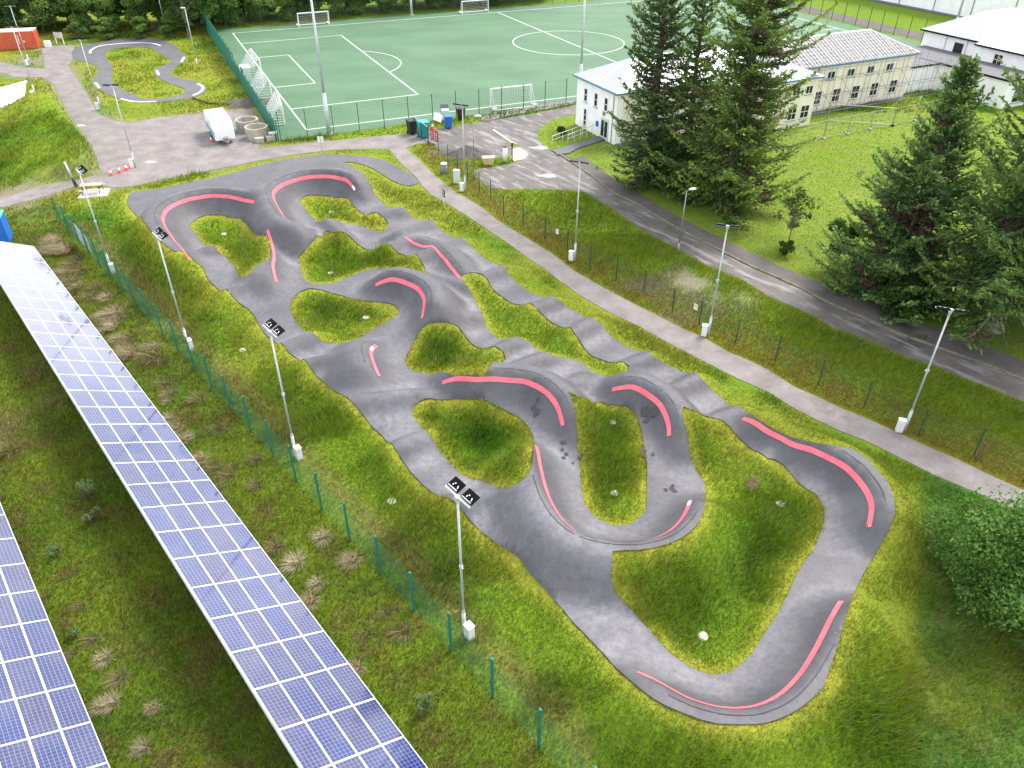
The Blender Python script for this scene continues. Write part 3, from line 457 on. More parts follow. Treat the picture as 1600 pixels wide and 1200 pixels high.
STRAW, BROWN, LAWN = np.array([.34,.27,.15]), np.array([.15,.115,.045]), np.array([.182,.245,.042])
FA, FB = np.array(P['fence_left'][0]), np.array(P['fence_left'][-1]); FD = (FB-FA)/np.linalg.norm(FB-FA)
def fence_side(x, y): return (x-FA[0])*FD[1]-(y-FA[1])*FD[0]       # >0 on the solar-field side
def zones(x, y):
    fs = fence_side(x, y)
    field = (sst((fs+.4)/.8))*(y < 66-.35*(x+39))*(x < 6)
    d1, s1, _, _ = seg_field(x, y, P['kerb']); lawn = (s1 > 0)*(d1 < 60)*(x > 3)*sst(d1/.5)
    d2, s2, _, _ = seg_field(x, y, P['fence_right']); strip = ((s2 > 0)|(d2 < 2.2))*(1-lawn)*(d2 < 14)*(x > -12)
    return field, lawn, strip, d2
def sward(x, y, dT, dI, sh):
    """grass colour (albedo) and height (m) for points"""
    field, lawn, strip, d2 = zones(x, y)
    n1 = fbm(x, y, 3.4, 1); n2 = fbm(x, y, 1.3, 2); n3 = fbm(x, y, 7, 4)
    e = np.where(dI < 0, -dI, np.maximum(dT, 0))
    n5 = fbm(x, y, 6.5, 15)
    c = lerp(np.tile(MID, (len(x), 1)), LUSH, ((n5-.40)*2.2+.30)*sst((e-.5)/1.6)+(n1-.5)*.6)
    c = lerp(c, YEL*.75+MID*.3, (n3-.50)*1.6+.04+(n2-.5)*.45)
    fsd = -fence_side(x, y); tr = np.exp(-((fsd-1.35)/.6)**2)*(x < 3)*(y < 62)*(.4+.8*n2)
    c = lerp(c, np.array([.24,.20,.085]), tr*.7)
    near = (dT < 6)|(dI < 0)
    dry = np.exp(-(e/(.25+.6*n1))**2)*near*(.5+.7*n2)
    c = lerp(c, YEL*1.05, dry*.85)
    verge = (fence_side(x, y) < -14)*(dT > 0)*(dT < 9)*(dI > 0)
    c = lerp(c, MID*.4+YEL*.42, verge*np.clip(.25+(n3-.35)*2, .1, .75))
    h = .16+.42*np.clip((n1-.38)*2.4, 0, 1); h = h*(1-.72*np.clip(dry*1.3, 0, 1))*(1-.5*verge)
    rough = sst((x-(14.2+.46*(y-15)))/1.2)*(y < 33)*(x > 8)
    crf = lerp(np.tile(np.array([.085,.200,.034]), (len(x), 1)), np.array([.20,.31,.07]), (n2-.45)*3); crf = lerp(crf, np.array([.28,.30,.04]), (n3-.62)*3)
    c = lerp(c, np.zeros(3), rough)+crf*rough[:, None]; h = h*(1-rough)+rough*(.16+.20*n1)
    farz = sst((y-82)/8)*(x < -22)
    c = lerp(c, YEL*.58+MID*.25, farz*np.clip(.25+(n3-.35)*2.2, .15, .85)); h = h*(1-.45*farz)
    # rough solar field
    cf = lerp(np.tile(MID*np.array([.84,.80,.85]), (len(x), 1)), LUSH*np.array([1.0,.82,1.0]), (n1-.45)*3); cf = lerp(cf, BROWN*1.15, (n2-.55)*3.4); cf = lerp(cf, STRAW*.75, (n3-.64)*4); cf = lerp(cf, np.array([.19,.17,.012]), (vn(x, y, .5, 8)-.8)*3)
    c = lerp(c, np.zeros(3), field)+cf*field[:, None]; h = h*(1-field)+field*(.12+.14*n2)
    cl = lerp(np.tile(LAWN, (len(x), 1)), MID, (vn(x*.5+y*.6, y*.2-x*.2, .9, 5)-.45)*1.8); cl = lerp(cl, LAWN*1.15, (n3-.5)*3)
    lw = lawn*(y < 96)
    c = lerp(c, np.zeros(3), lw)+cl*lw[:, None]; h = h*(1-lw)+lw*.09
    cs = lerp(np.tile(MID, (len(x), 1)), np.array([.165,.150,.022]), 1.15-d2/4.0+(n2-.5)*1.8); cs = lerp(cs, MID*.85+YEL*.12, (d2-1.5)/4*(n1*1.8)); cs = lerp(cs, LUSH*1.2, (n2-.62)*4)
    cs = lerp(cs, np.array([.19,.165,.12]), (n3-.62)*4)
    c = lerp(c, np.zeros(3), strip)+cs*strip[:, None]; h = h*(1-strip)+strip*(.14+.30*np.clip(d2/6, 0, 1)*n1)
    pe = np.exp(-(np.maximum(sh, 0)/.35)**2); h = h*(1-.5*pe)
    return c, h
gc, gh = sward(gxx.ravel(), gyy.ravel(), gdT, gdI, hard)
# bare ground: trodden dirt near the picnic slab, container and yard edges
bare = np.exp(-(np.maximum(s_path, 0)/1.1)**2)*(gyy.ravel() > 66)*(gxx.ravel() < -20)*fbm(gxx.ravel(), gyy.ravel(), 2.2, 9)*1.1
for bx, by, br in ((-71,121,7),(-46,68,5),(-52,70,5),(-43.5,64.5,3.5),(-32,92,6),(13.4,51.5,3.2),(16,49,3)):
    d = np.hypot(gxx.ravel()-bx, (gyy.ravel()-by)); bare = np.maximum(bare, sst(1-d/br)*np.clip(fbm(gxx.ravel(), gyy.ravel(), 2.5, 6)*2.4-.55, 0, 1))
gc = lerp(gc, np.array([.22,.19,.165]), bare*(hard > -.5)); gh = gh*(1-np.clip(bare, 0, 1))
gc[s_skate < .6] = MID
# ---- ground: one sheet, fine where the camera looks, coarse to the horizon
xo = np.concatenate([[-900,-500,-300,-200,-150,-120,-100], GX, [70,85,105,130,170,230,320,500,900]])
yo = np.concatenate([[-200,-60,-15,0], GY, [160,172,190,215,250,300,400,600,900]])
ax, ay = np.meshgrid(xo, yo, indexing='ij'); i0, j0 = 7, 4
az = np.zeros(ax.shape); az[i0:i0+shp[0], j0:j0+shp[1]] = np.where(s_track.reshape(shp) < 0, GZ-.08-.30*sst((-s_track.reshape(shp)-.35)/.5), GZ-.03*sst(1-s_track.reshape(shp)/1.0))
ac = np.tile(MID*.9, (ax.size, 1)).reshape(*ax.shape, 3); ac[i0:i0+shp[0], j0:j0+shp[1]] = gc.reshape(*shp, 3)
n0, n1_ = ax.shape; idx = np.arange(n0*n1_).reshape(n0, n1_)
F = np.stack([idx[:-1,:-1], idx[1:,:-1], idx[1:,1:], idx[:-1,1:]], -1).reshape(-1, 4)
ground = link('ground', np_mesh('ground', np.stack([ax, ay, az], -1).reshape(-1, 3), F, MAT['ground'], ac.reshape(-1, 3), True)); tag(ground, kind='structure')

# ---- draped surfaces
def densify(pg, step):
    o = []
    for a, b in zip(pg, pg[1:]+pg[:1]):
        n = max(1, int(math.hypot(b[0]-a[0], b[1]-a[1])/step))
        o += [(a[0]+(b[0]-a[0])*i/n, a[1]+(b[1]-a[1])*i/n) for i in range(n)]
    return o
def catmull(pg, closed=True, step=.3):
    n = len(pg); o = []
    rngi = range(n if closed else n-1)
    for i in rngi:
        g = (lambda k: pg[k % n]) if closed else (lambda k: pg[min(max(k, 0), n-1)])
        p0, p1, p2, p3 = (np.array(g(i+k)) for k in (-1, 0, 1, 2))
        m = max(1, int(np.linalg.norm(p2-p1)/step))
        for k in range(m):
            t = k/m; o.append(tuple(.5*((2*p1)+(-p0+p2)*t+(2*p0-5*p1+4*p2-p3)*t*t+(-p0+3*p1-3*p2+p3)*t**3)))
    if not closed: o.append(tuple(pg[-1]))
    return o
def drape(name, outer, holes, step, zf, mat, skirt=.12, dust_shading=None):
    loops = [outer]+holes; pts = []; edges = []
    for lp in loops:
        b = len(pts); pts += [Vector(p) for p in lp]; edges += [(b+i, b+(i+1) % len(lp)) for i in range(len(lp))]
    nb = len(pts)
    xs = [p[0] for p in outer]; ys = [p[1] for p in outer]
    X, Y = np.meshgrid(np.arange(min(xs), max(xs), step), np.arange(min(ys), max(ys), step)); X = X.ravel(); Y = Y.ravel()
    X = X+(rng.random(len(X))-.5)*step*.2; Y = Y+(rng.random(len(Y))-.5)*step*.2
    sd = poly_sd(X, Y, outer)
    k = sd < -step*.45; X, Y = X[k], Y[k]
    for h_ in holes:
        k = poly_sd(X, Y, h_) > step*.45; X, Y = X[k], Y[k]
    pts += [Vector((a, b)) for a, b in zip(X, Y)]
    v, e, f, ov, oe, of = delaunay_2d_cdt(pts, edges, [], 1 if not holes else 0, 1e-5)
    V = np.array([(q.x, q.y) for q in v]); Fc = np.array([t for t in f if len(t) == 3])
    cen = V[Fc].mean(1); keep = poly_sd(cen[:,0], cen[:,1], outer) < 0
    for h_ in holes: keep &= poly_sd(cen[:,0], cen[:,1], h_) > 0
    Fc = Fc[keep]
    z = zf(V[:,0], V[:,1]); V3 = np.column_stack([V, z])
    # orient upwards, add a skirt along boundary edges
    a, b, c = V[Fc[:,0]], V[Fc[:,1]], V[Fc[:,2]]
    cr = (b[:,0]-a[:,0])*(c[:,1]-a[:,1])-(b[:,1]-a[:,1])*(c[:,0]-a[:,0]); Fc[cr < 0] = Fc[cr < 0][:, ::-1]
    ed = {}
    for t in Fc.tolist():
        for i in range(3):
            q = (t[i], t[(i+1) % 3]); ed[q] = 1
    bd = [q for q in ed if (q[1], q[0]) not in ed]
    nv = len(V3); low = V3.copy(); low[:,2] -= skirt; V3 = np.vstack([V3, low])
    sk = []
    for p, q in bd: sk += [(p, nv+p, nv+q), (p, nv+q, q)]
    Fa = np.vstack([Fc, np.array(sk)]) if sk else Fc
    me = np_mesh(name, V3, Fa, mat, None, True)
    if dust_shading is not None:
        at = me.attributes.new('dust_shading', 'FLOAT', 'POINT'); dd = dust_shading(V3[:,0], V3[:,1], V3[:,2]).astype(np.float32); at.data.foreach_set('value', dd)
    try: me.set_sharp_from_angle(angle=R(50))
    except Exception: pass
    return link(name, me)
def zt(x, y): return height(x, y, D)+.015
def track_dust_shading(x, y, z):
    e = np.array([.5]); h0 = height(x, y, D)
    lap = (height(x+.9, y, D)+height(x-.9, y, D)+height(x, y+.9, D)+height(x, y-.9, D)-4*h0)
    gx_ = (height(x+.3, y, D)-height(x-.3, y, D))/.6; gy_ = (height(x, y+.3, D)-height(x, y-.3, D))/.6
    flatn = 1-sst((np.hypot(gx_, gy_)-.10)/.55)  # berm relief shading painted in: flats paler, steep faces darker, mixed with dust
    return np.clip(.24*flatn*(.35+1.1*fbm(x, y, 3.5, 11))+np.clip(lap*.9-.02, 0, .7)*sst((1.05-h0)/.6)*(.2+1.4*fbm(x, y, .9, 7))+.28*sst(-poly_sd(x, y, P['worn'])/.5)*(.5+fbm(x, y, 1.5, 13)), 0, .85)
TRK_O = catmull(D['track_outer'], True, .3); TRK_I = [catmull(i, True, .3) for i in D['islands']]
track = drape('pump_track', TRK_O, TRK_I, .34, zt, MAT['track'], .16, track_dust_shading); tag(track, kind='structure')
from mathutils.bvhtree import BVHTree
TB = BVHTree.FromPolygons([tuple(v.co) for v in track.data.vertices], [tuple(p.vertices) for p in track.data.polygons])
def zray(x, y):
    o = height(x, y, D)+.015
    for i in range(len(x)):
        h_ = TB.ray_cast(Vector((x[i], y[i], 9)), Vector((0, 0, -1)))
        if h_[0] is not None: o[i] = h_[0].z
    return o
def ribbon(name, pl, wdt, zf, mat, parent, dz, step=.25, taper=0):
    c = np.array(catmull(pl, False, step)); t = np.gradient(c, axis=0); t /= np.linalg.norm(t, axis=1)[:, None]+1e-9
    nrm = np.column_stack([-t[:,1], t[:,0]]); k = 5; V = []; F = []
    n = len(c)
    for j in range(k):
        o = (j/(k-1)-.5)*wdt; q = c+nrm*o
        V.append(np.column_stack([q, zf(q[:,0], q[:,1])+dz]))
    V = np.vstack(V)
    for j in range(k-1):
        for i in range(n-1): F.append((j*n+i+n, j*n+i+n+1, j*n+i+1, j*n+i))
    Fq = np.array(F); a, b, cc = V[Fq[0,0]], V[Fq[0,1]], V[Fq[0,2]]
    if np.cross(b-a, cc-a)[2] < 0: Fq = Fq[:, ::-1]
    return link(name, np_mesh(name, V, Fq, mat, None, True), parent)
for b in D['berms']:
    ribbon('painted_line', b['pl'][::2]+[b['pl'][-1]], .195, zray, MAT['redpaint'], track, .022)
    c_ = np.array(catmull(b['pl'][::2]+[b['pl'][-1]], False, .4)); t_ = np.gradient(c_, axis=0); t_ /= np.linalg.norm(t_, axis=1)[:, None]+1e-9
    k0 = max(1, int(len(c_)*.14)); c_ = c_[k0:-k0]; t_ = t_[k0:-k0]; q_ = c_+np.column_stack([-t_[:,1], t_[:,0]])*b['out']*.52; q_ = q_[np.maximum(poly_sd(q_[:,0], q_[:,1], TRK_O), np.max([-poly_sd(q_[:,0], q_[:,1], i_) for i_ in TRK_I], axis=0)) < -.1]
    if len(q_) > 4 and np.max(np.hypot(*np.diff(q_, axis=0).T)) < 1.2: ribbon('lip_seam', [tuple(v) for v in q_], .036, zray, MAT['stain'], track, .018)
# white timing plates set into two of the red lines
for bi, (f0, f1) in ((5, (.18, .38)), (8, (.945, .985)), (1, (.0, .03))):
    pl = catmull(D['berms'][bi]['pl'], False, .12); n = len(pl); seg = pl[int(f0*n):max(int(f1*n), int(f0*n)+4)]
    ribbon('white_plate', [tuple(q) for q in seg], .15, zray, MAT['whitepaint'], track, .036, .1)
def blob(name, x, y, r, mat, parent, zf, dz, seed, n=26, sx=1.0):
    rr = random.Random(seed); k = [rr.uniform(.35, 1.15) for _ in range(n)]
    pts = [(x, y)]; ph = rr.uniform(0, 6)
    for i in range(n): a = 2*math.pi*i/n; q = r*(.5*k[i]+.25*k[i-1]+.25*k[(i+1) % n]); pts.append((x+math.cos(a)*q*sx, y+math.sin(a)*q/sx))
    V = np.array(pts); V = np.column_stack([V, zf(V[:,0], V[:,1])+dz]); F = np.array([(0, i+1, (i+1) % n+1) for i in range(n)])
    return link(name, np_mesh(name, V, F, mat), parent)
for i, (x, y) in enumerate(P['stain']):
    for k in range(5): blob('dark_stain', x+random.uniform(-.35,.35), y+random.uniform(-.5,.5), random.uniform(.10,.30)*(1.15 if i < 2 else .6), MAT['stain'], track, zray, .026+.002*k, i*10+k)
flat = lambda z: (lambda x, y: np.full(len(x), z))
yard = drape('footpath', [tuple(p) for p in densify(P['footpath_yard'], 1.0)], [], 1.5, lambda x, y: lookup(gz, x, y)*0+.03, MAT['path'], .1); tag(yard, kind='structure')
road = drape('road', [tuple(p) for p in densify(P['road'], 1.5)], [], 2.0, flat(.022), MAT['road'], .1); tag(road, kind='structure')
foot = drape('footway', [tuple(p) for p in densify(P['footway'], 1.5)], [], 2.0, flat(.115), MAT['footway'], .2); tag(foot, kind='structure')
pf = drape('pitch_side_footway', [tuple(p) for p in P['pitch_footway']], [], 2.0, flat(.11), MAT['path'], .2); tag(pf, kind='structure')
ti = drape('traffic_island', [tuple(p) for p in P['traffic_island']], [], 2.0, flat(.034), MAT['concrete'], .05); tag(ti, kind='structure')
rp = drape('entrance_ramp', [tuple(p) for p in P['entrance_ramp']], [], 2.0, flat(.16), MAT['slate'], .3); tag(rp, kind='structure')
small = drape('small_pump_track', catmull(P['small_outer'], True, .6), [catmull(P['small_island'], True, .6)], 1.0, flat(.05), MAT['track_small'], .1); tag(small, kind='structure')
for l in P['small_lines']: ribbon('painted_line', l, .34, flat(.05), MAT['paintw'], small, .012)
ribbon('painted_line', P['bay_line'], .2, flat(.022), MAT['paintw'], road, .012)
# kerb stones along the road
kb = MB(); kp = catmull(P['kerb'], False, .9)
for a, b in zip(kp, kp[1:]):
    c = ((a[0]+b[0])/2, (a[1]+b[1])/2); L = math.hypot(b[0]-a[0], b[1]-a[1])
    kb.box((c[0], c[1], .06), (L-.02, .14, .14), math.atan2(b[1]-a[1], b[0]-a[0]))
tag(kb.build('kerb', MAT['kerb']), kind='structure')
# football pitch
tf = MB(); tf.prism(TURF, -.05, .02); turf = tf.build('football_pitch', MAT['turf']); tag(turf, kind='structure')
def pline(pts, wd=.13):
    c = [pitch(*p) for p in pts]; m = MB()
    for a, b in zip(c, c[1:]):
        dx, dy = b[0]-a[0], b[1]-a[1]; L = math.hypot(dx, dy); nx, ny = -dy/L*wd/2, dx/L*wd/2
        m.add([(a[0]+nx, a[1]+ny, .03), (a[0]-nx, a[1]-ny, .03), (b[0]-nx, b[1]-ny, .03), (b[0]+nx, b[1]+ny, .03)], [(0,1,2,3)])
    m.build('painted_line', MAT['paintw'], turf)
md = PW/2
pline([(0,0),(PL_,0),(PL_,PW),(0,PW),(0,0)], .16); pline([(PL_/2,0),(PL_/2,PW)], .16)
pline([(PL_/2+9.15*math.cos(a*math.pi/36), md+9.15*math.sin(a*math.pi/36)) for a in range(73)], .15)
for sg, s0 in ((1, 0), (-1, PL_)):
    pline([(s0, md-20.16), (s0+sg*16.5, md-20.16), (s0+sg*16.5, md+20.16), (s0, md+20.16)], .15)
    pline([(s0, md-9.16), (s0+sg*5.5, md-9.16), (s0+sg*5.5, md+9.16), (s0, md+9.16)], .15)
    a0 = math.acos(5.5/9.15); pline([(s0+sg*(11+9.15*math.cos(-a0+2*a0*i/24)), md+9.15*math.sin(-a0+2*a0*i/24)) for i in range(25)], .14)
# dark running path beyond the pitch
pp = MB(); pp.prism(rect(104.5, 109.5, -12, 80), -.05, .02); tag(pp.build('perimeter_path', MAT['footway']), kind='structure')
# skate slab on its mound, with a sunken pool
zs = lambda x, y: lookup(gz, x, y)+.25
sk = drape('skate_slab', [tuple(p) for p in densify(P['skate_slab'], .8)], [[tuple(p) for p in densify(P['skate_pool'], .8)]], 1.2, zs, MAT['white_conc'], .6)
tag(sk, 'white concrete skate slab with a rounded pool on the grass mound', 'skate park')
pool = drape('skate_pool', [tuple(p) for p in densify(P['skate_pool'], .8)], [], .7, lambda x, y: zs(x, y)-.21*sst(-poly_sd(x, y, P['skate_pool'])/1.4), MAT['cab'], .1); pool.parent = sk

# ---------------------------------------------------------------- grass blades (uncountable: stuff)
def blades(name, zlist):
    XS, YS, WS, HS = [], [], [], []
    for (x0, x1, y0, y1, dens, wd, hm) in zlist:
        n = int((x1-x0)*(y1-y0)*dens); x = rng.uniform(x0, x1, n); y = rng.uniform(y0, y1, n)
        # keep only what falls in or near the view
        fw = y*math.cos(R(35.5))+27.1*math.sin(R(35.5)); u = x/fw; vv = (y*math.sin(R(35.5))-27.1*math.cos(R(35.5)))/fw
        k = (np.abs(u) < .92)&(vv > -.64)&(vv < .6)&((np.abs(u) < .72)|(rng.random(n) < .7))
        x, y = x[k], y[k]
        dT = lookup(gdT, x, y); dI = lookup(gdI, x, y); sh = lookup(hard, x, y)
        k = (np.maximum(dT, -dI) > -.04)&(sh > .10)&(lookup(s_skate, x, y) > .2)
        XS.append(x[k]); YS.append(y[k]); WS.append(np.full(k.sum(), wd)); HS.append(np.full(k.sum(), hm))
    x, y, wd, hm = map(np.concatenate, (XS, YS, WS, HS)); n = len(x)
    c, h = sward(x, y, lookup(gdT, x, y), lookup(gdI, x, y), lookup(hard, x, y))
    b_ = lookup(bare, x, y); k = rng.random(n) > b_*1.4; x, y, wd, hm, c, h = x[k], y[k], wd[k], hm[k], c[k], h[k]; n = len(x)
    fz = zones(x, y)[0] > .5; pal = np.array([[.06,.105,.016],[.15,.175,.03],[.27,.20,.06],[.14,.10,.04],[.34,.30,.03],[.26,.23,.11]])[rng.choice(6, n, p=[.36,.30,.09,.08,.07,.10])]; mixk = np.where(fz, .5, 0)[:, None]; c = c*(1-mixk)+pal*mixk
    lwz = zones(x, y)[1] > .5; c = c*np.where(lwz[:, None], rng.uniform(.82, 1.2, (n, 1)), rng.uniform(.68, 1.42, (n, 1)))*np.column_stack([rng.uniform(.85,1.2,n), np.ones(n), rng.uniform(.7,1.3,n)])
    st = rng.random(n) < .035; c[st] = STRAW*.8; h = np.where(st, h*1.5, h)
    hh = np.maximum(h, .05)*hm*rng.uniform(.5, 1.35, n); z = lookup(gz, x, y)-.04
    a = rng.uniform(0, 2*np.pi, n); ln = rng.uniform(.15, .95, n)
    wind = .25
    tx = x+hh*ln*np.cos(a)+wind*hh; ty = y+hh*ln*np.sin(a)-wind*hh*.5; tz = z+hh
    b2 = a+np.pi/2+rng.uniform(-.5, .5, n); dx, dy = np.cos(b2)*wd/2, np.sin(b2)*wd/2
    V = np.empty((n, 3, 3)); V[:,0] = np.column_stack([x-dx, y-dy, z]); V[:,1] = np.column_stack([x+dx, y+dy, z]); V[:,2] = np.column_stack([tx, ty, tz])
    o = link(name, np_mesh(name, V.reshape(-1,3), np.arange(3*n).reshape(n,3), MAT['blade'], np.repeat(c, 3, 0)))
    return tag(o, 'uneven green and yellow grass over banks, islands and verges', 'grass', kind='stuff')
blades('grass', [(-36, 40, 9, 35, 330, .036, 1.2), (-52, 54, 35, 60, 190, .052, 1.25), (-64, 60, 60, 85, 50, .10, 1.25), (-88, 60, 85, 150, 14, .18, 1.4)])

# ================================================================ THINGS
# ---------------------------------------------------------------- solar arrays
RDIR = Vector((.645, -.764, 0)).normalized(); MDIR = Vector((-RDIR.y, RDIR.x, 0))      # along the row / towards the sun side
TILT = R(26.5); PWID, PLEN = 1.005, 1.96
def module_mesh():
    m = MB(); L, W, t, fr = PLEN-.018, PWID-.015, .04, .027
    m.mat(0).add([(fr, fr, t), (W-fr, fr, t), (W-fr, L-fr, t), (fr, L-fr, t)], [(0,1,2,3)])
    m.mat(1)
    for (x0, x1, y0, y1) in ((0, fr, 0, L), (W-fr, W, 0, L), (fr, W-fr, 0, fr), (fr, W-fr, L-fr, L)):
        m.box(((x0+x1)/2, (y0+y1)/2, t/2+.004), (x1-x0, y1-y0, t+.008))
    m.add([(0,0,0),(W,0,0),(W,L,0),(0,L,0)], [(3,2,1,0)])
    me = m.mesh('solar_panel', [MAT['cells'], MAT['whitepaint']])
    uv = me.uv_layers.new(name='UVMap')
    for li, c in enumerate(((0,0),(6,0),(6,12),(0,12))): uv.data[li].uv = c
    return me
MOD = module_mesh()
def solar_array(anchor, n_up, n_dn, label, zl=.72):
    # local frame: x = down-slope across (towards MDIR) measured from the high edge, y = along -RDIR
    root = empty('solar_array', (anchor[0], anchor[1], 0)); tag(root, label, 'solar panels', 'solar arrays in the rough field')
    up = -RDIR; ca, sa = math.cos(TILT), math.sin(TILT)
    X = (MDIR*ca-Vector((0,0,1))*sa); Y = up; Z = X.cross(Y)
    if Z.z < 0: Z = -Z; Y = -Y
    rot = Matrix((X, Y, Z)).transposed().to_euler(); flip = (Y-up).length > .5
    low = Vector((0, 0, zl))
    for j in range(-n_dn, n_up):
        for i in range(4):
            o = low-X*(PWID*(i+1))+up*(PLEN*(j+(1 if flip else 0)))
            link('solar_panel', MOD, root, loc=o, rot=rot)
    a, b = low+up*(-n_dn*PLEN), low+up*(n_up*PLEN)
    for k in (.35, 1.6, 2.9, 3.75):
        m = MB(); o = -X*k-Z*.06; m.tube(a+o, b+o, .035, n=6); m.build('rail', MAT['galv'], root)
    m = MB(); o = -X*(4*PWID+.012)-Z*.015
    for e0 in (a,):
        q = [a+o, b+o]; h = Z*.05; m.add([q[0]-h, q[1]-h, q[1]+h, q[0]+h], [(0,1,2,3)]); d = -X*.03
        m.add([q[0]-h+d, q[1]-h+d, q[1]+h+d, q[0]+h+d], [(3,2,1,0)]); m.add([q[0]+h, q[1]+h, q[1]+h+d, q[0]+h+d], [(0,1,2,3)]); m.add([q[0]-h, q[1]-h, q[1]-h+d, q[0]-h+d], [(3,2,1,0)])
    m.build('edge_trim', MAT['galv'], root)
    s = -n_dn*PLEN+.9
    while s < n_up*PLEN:
        for k, top in ((.5, None), (3.3, None)):
            p = low-X*k-Z*.09+up*s; m = MB(); m.box((p.x, p.y, p.z/2-.1), (.09, .06, p.z+.2), math.atan2(RDIR.y, RDIR.x)); m.build('leg', MAT['galv'], root)
        p0, p1 = low-X*.2-Z*.12+up*s, low-X*3.9-Z*.12+up*s; m = MB(); m.tube(p0, p1, .04, n=6); m.build('rafter', MAT['galv'], root)
        q0 = low-X*3.3-Z*.12+up*s; q1 = q0.copy(); q1.z = .35; q1 = q1+MDIR*1.9; q1.z = .3
        s += 2*PLEN
    return root
solar_array((-6.375, 18.0), 25, 5, 'long tilted row of blue solar panels beside the green fence')
solar_array((-19.15, 20.0), 7, 6, 'shorter row of solar panels cut off by the lower left corner')

# ---------------------------------------------------------------- mesh fences
def wire_panel_mesh(name, L, H, dv, dh, r, mat):
    m = MB(); n = int(L/dv)
    for i in range(n+1):
        x = L*i/n; m.tube((x, 0, .05), (x, 0, H), r, n=3, cap=False)
    k = int(H/dh)
    for i in range(k+1):
        z = .05+(H-.05)*i/k; m.tube((0, .008, z), (L, .008, z), r*1.25, n=3, cap=False)
    return m.mesh(name, mat)
def fence(name, pts, H, label, cat, postmat, wiremesh, group=None, post=(.10, .08), skip=(), post_h=None):
    root = empty(name, (pts[0][0], pts[0][1], 0)); tag(root, label, cat, group)
    o = Vector((pts[0][0], pts[0][1], 0)); pm = None
    for i, p in enumerate(pts):
        z = hz(*p); q = pts[min(i+1, len(pts)-1)] if i < len(pts)-1 else pts[i-1]
        ang = math.atan2(q[1]-p[1], q[0]-p[0])
        if pm is None:
            m = MB(); m.box((0, 0, (H+.1)/2-.15), (post[0], post[1], H+.4)); m.box((0, 0, H+.06), (post[0]+.02, post[1]+.02, .03)); pm = m.mesh('post', postmat)
        link('post', pm, root, loc=(p[0]-o.x, p[1]-o.y, z), rot=(0, 0, ang))
        if i < len(pts)-1 and i not in skip and wiremesh is not None:
            z2 = hz(*q); L = math.hypot(q[0]-p[0], q[1]-p[1])
            link('mesh_panel', wiremesh, root, loc=(p[0]-o.x, p[1]-o.y, z), rot=(0, -math.atan2(z2-z, L), ang), scale=(L/2.5, 1, 1))
    return root
WM = wire_panel_mesh('mesh_panel', 2.5, 2.35, .10, .2, .0022, MAT['green'])
fl = list(P['fence_left'])
a, b = Vector(fl[0]), Vector(fl[-1]); n = 23; L = (b-a).length
fpts = [tuple(a.lerp(b, i/n)) for i in range(n+1)]+[tuple(b+(b-a).normalized()*2.68*k) for k in (1, 2)]
FL = fence('mesh_fence', fpts, 2.4, 'green weld mesh fence between the solar panels and the pump track', 'fence', MAT['green'], WM)
WM2 = wire_panel_mesh('mesh_panel', 2.5, 1.75, .08, .2, .003, MAT['greendark'])
FR = fence('mesh_fence', [tuple(p) for p in P['fence_right']], 1.8, 'low dark green mesh fence beside the long footpath', 'fence', MAT['greendark'], WM2, post=(.06, .06))
# banner tied to the left fence, small notices on the right fence
def on_line(pl, f):
    i = int(f); t = f-i; return (pl[i][0]*(1-t)+pl[i+1][0]*t, pl[i][1]*(1-t)+pl[i+1][1]*t)
p, q = on_line(fpts, 1.65), on_line(fpts, 3.3); ang = math.atan2(q[1]-p[1], q[0]-p[0]); m = MB(); L = math.hypot(q[0]-p[0], q[1]-p[1])
m.box((L/2, 0, 1.15), (L, .012, 1.3)); o = m.build('banner', MAT['cab'], loc=(p[0]+.05, p[1]+.06, 0), rot=(0, 0, ang)); tag(o, 'pale blue banner tied to the green fence near its far end', 'banner')
for k, (f, lab) in enumerate(((8.55, 'small white notice on the low fence nearer the white building'), (13.8, 'small white notice on the low fence beside the second lamp post'))):
    x, y = on_line(P['fence_right'], f); m = MB(); m.box((0, 0, 1.25), (.32, .015, .42)); m.mat(1).box((0, -.012, 1.3), (.22, .006, .2))
    o = m.build('notice', [MAT['whitepaint'], MAT['yellow']], loc=(x-.02, y-.03, hz(x, y)), rot=(0, 0, R(-52))); tag(o, lab, 'notice', 'notices on the low fence')
# football pitch fences
def subdiv(a, b, step):
    L = math.hypot(b[0]-a[0], b[1]-a[1]); k = max(1, round(L/step)); return [(a[0]+(b[0]-a[0])*i/k, a[1]+(b[1]-a[1])*i/k) for i in range(k+1)]
WM3 = wire_panel_mesh('mesh_panel', 2.5, 3.0, .18, .3, .0045, MAT['greendark'])
fence('pitch_fence', subdiv(pitch(-3.4, -2.85), pitch(32, -2.85), 2.95), 3.05, 'tall green mesh fence along the near side of the football pitch', 'fence', MAT['greendark'], WM3, post=(.07, .07))
fence('pitch_fence', subdiv(pitch(103.4, -2.85), pitch(103.4, 62), 3.0), 3.4, 'tall green mesh fence at the far right end of the football pitch', 'fence', MAT['greendark'], WM3, post=(.08, .08))
fence('pitch_fence', subdiv(pitch(-3.4, 62.7), pitch(103, 62.7), 3.0), 3.0, 'green mesh fence at the back of the football pitch under the trees', 'fence', MAT['greendark'], WM3, post=(.07, .07))
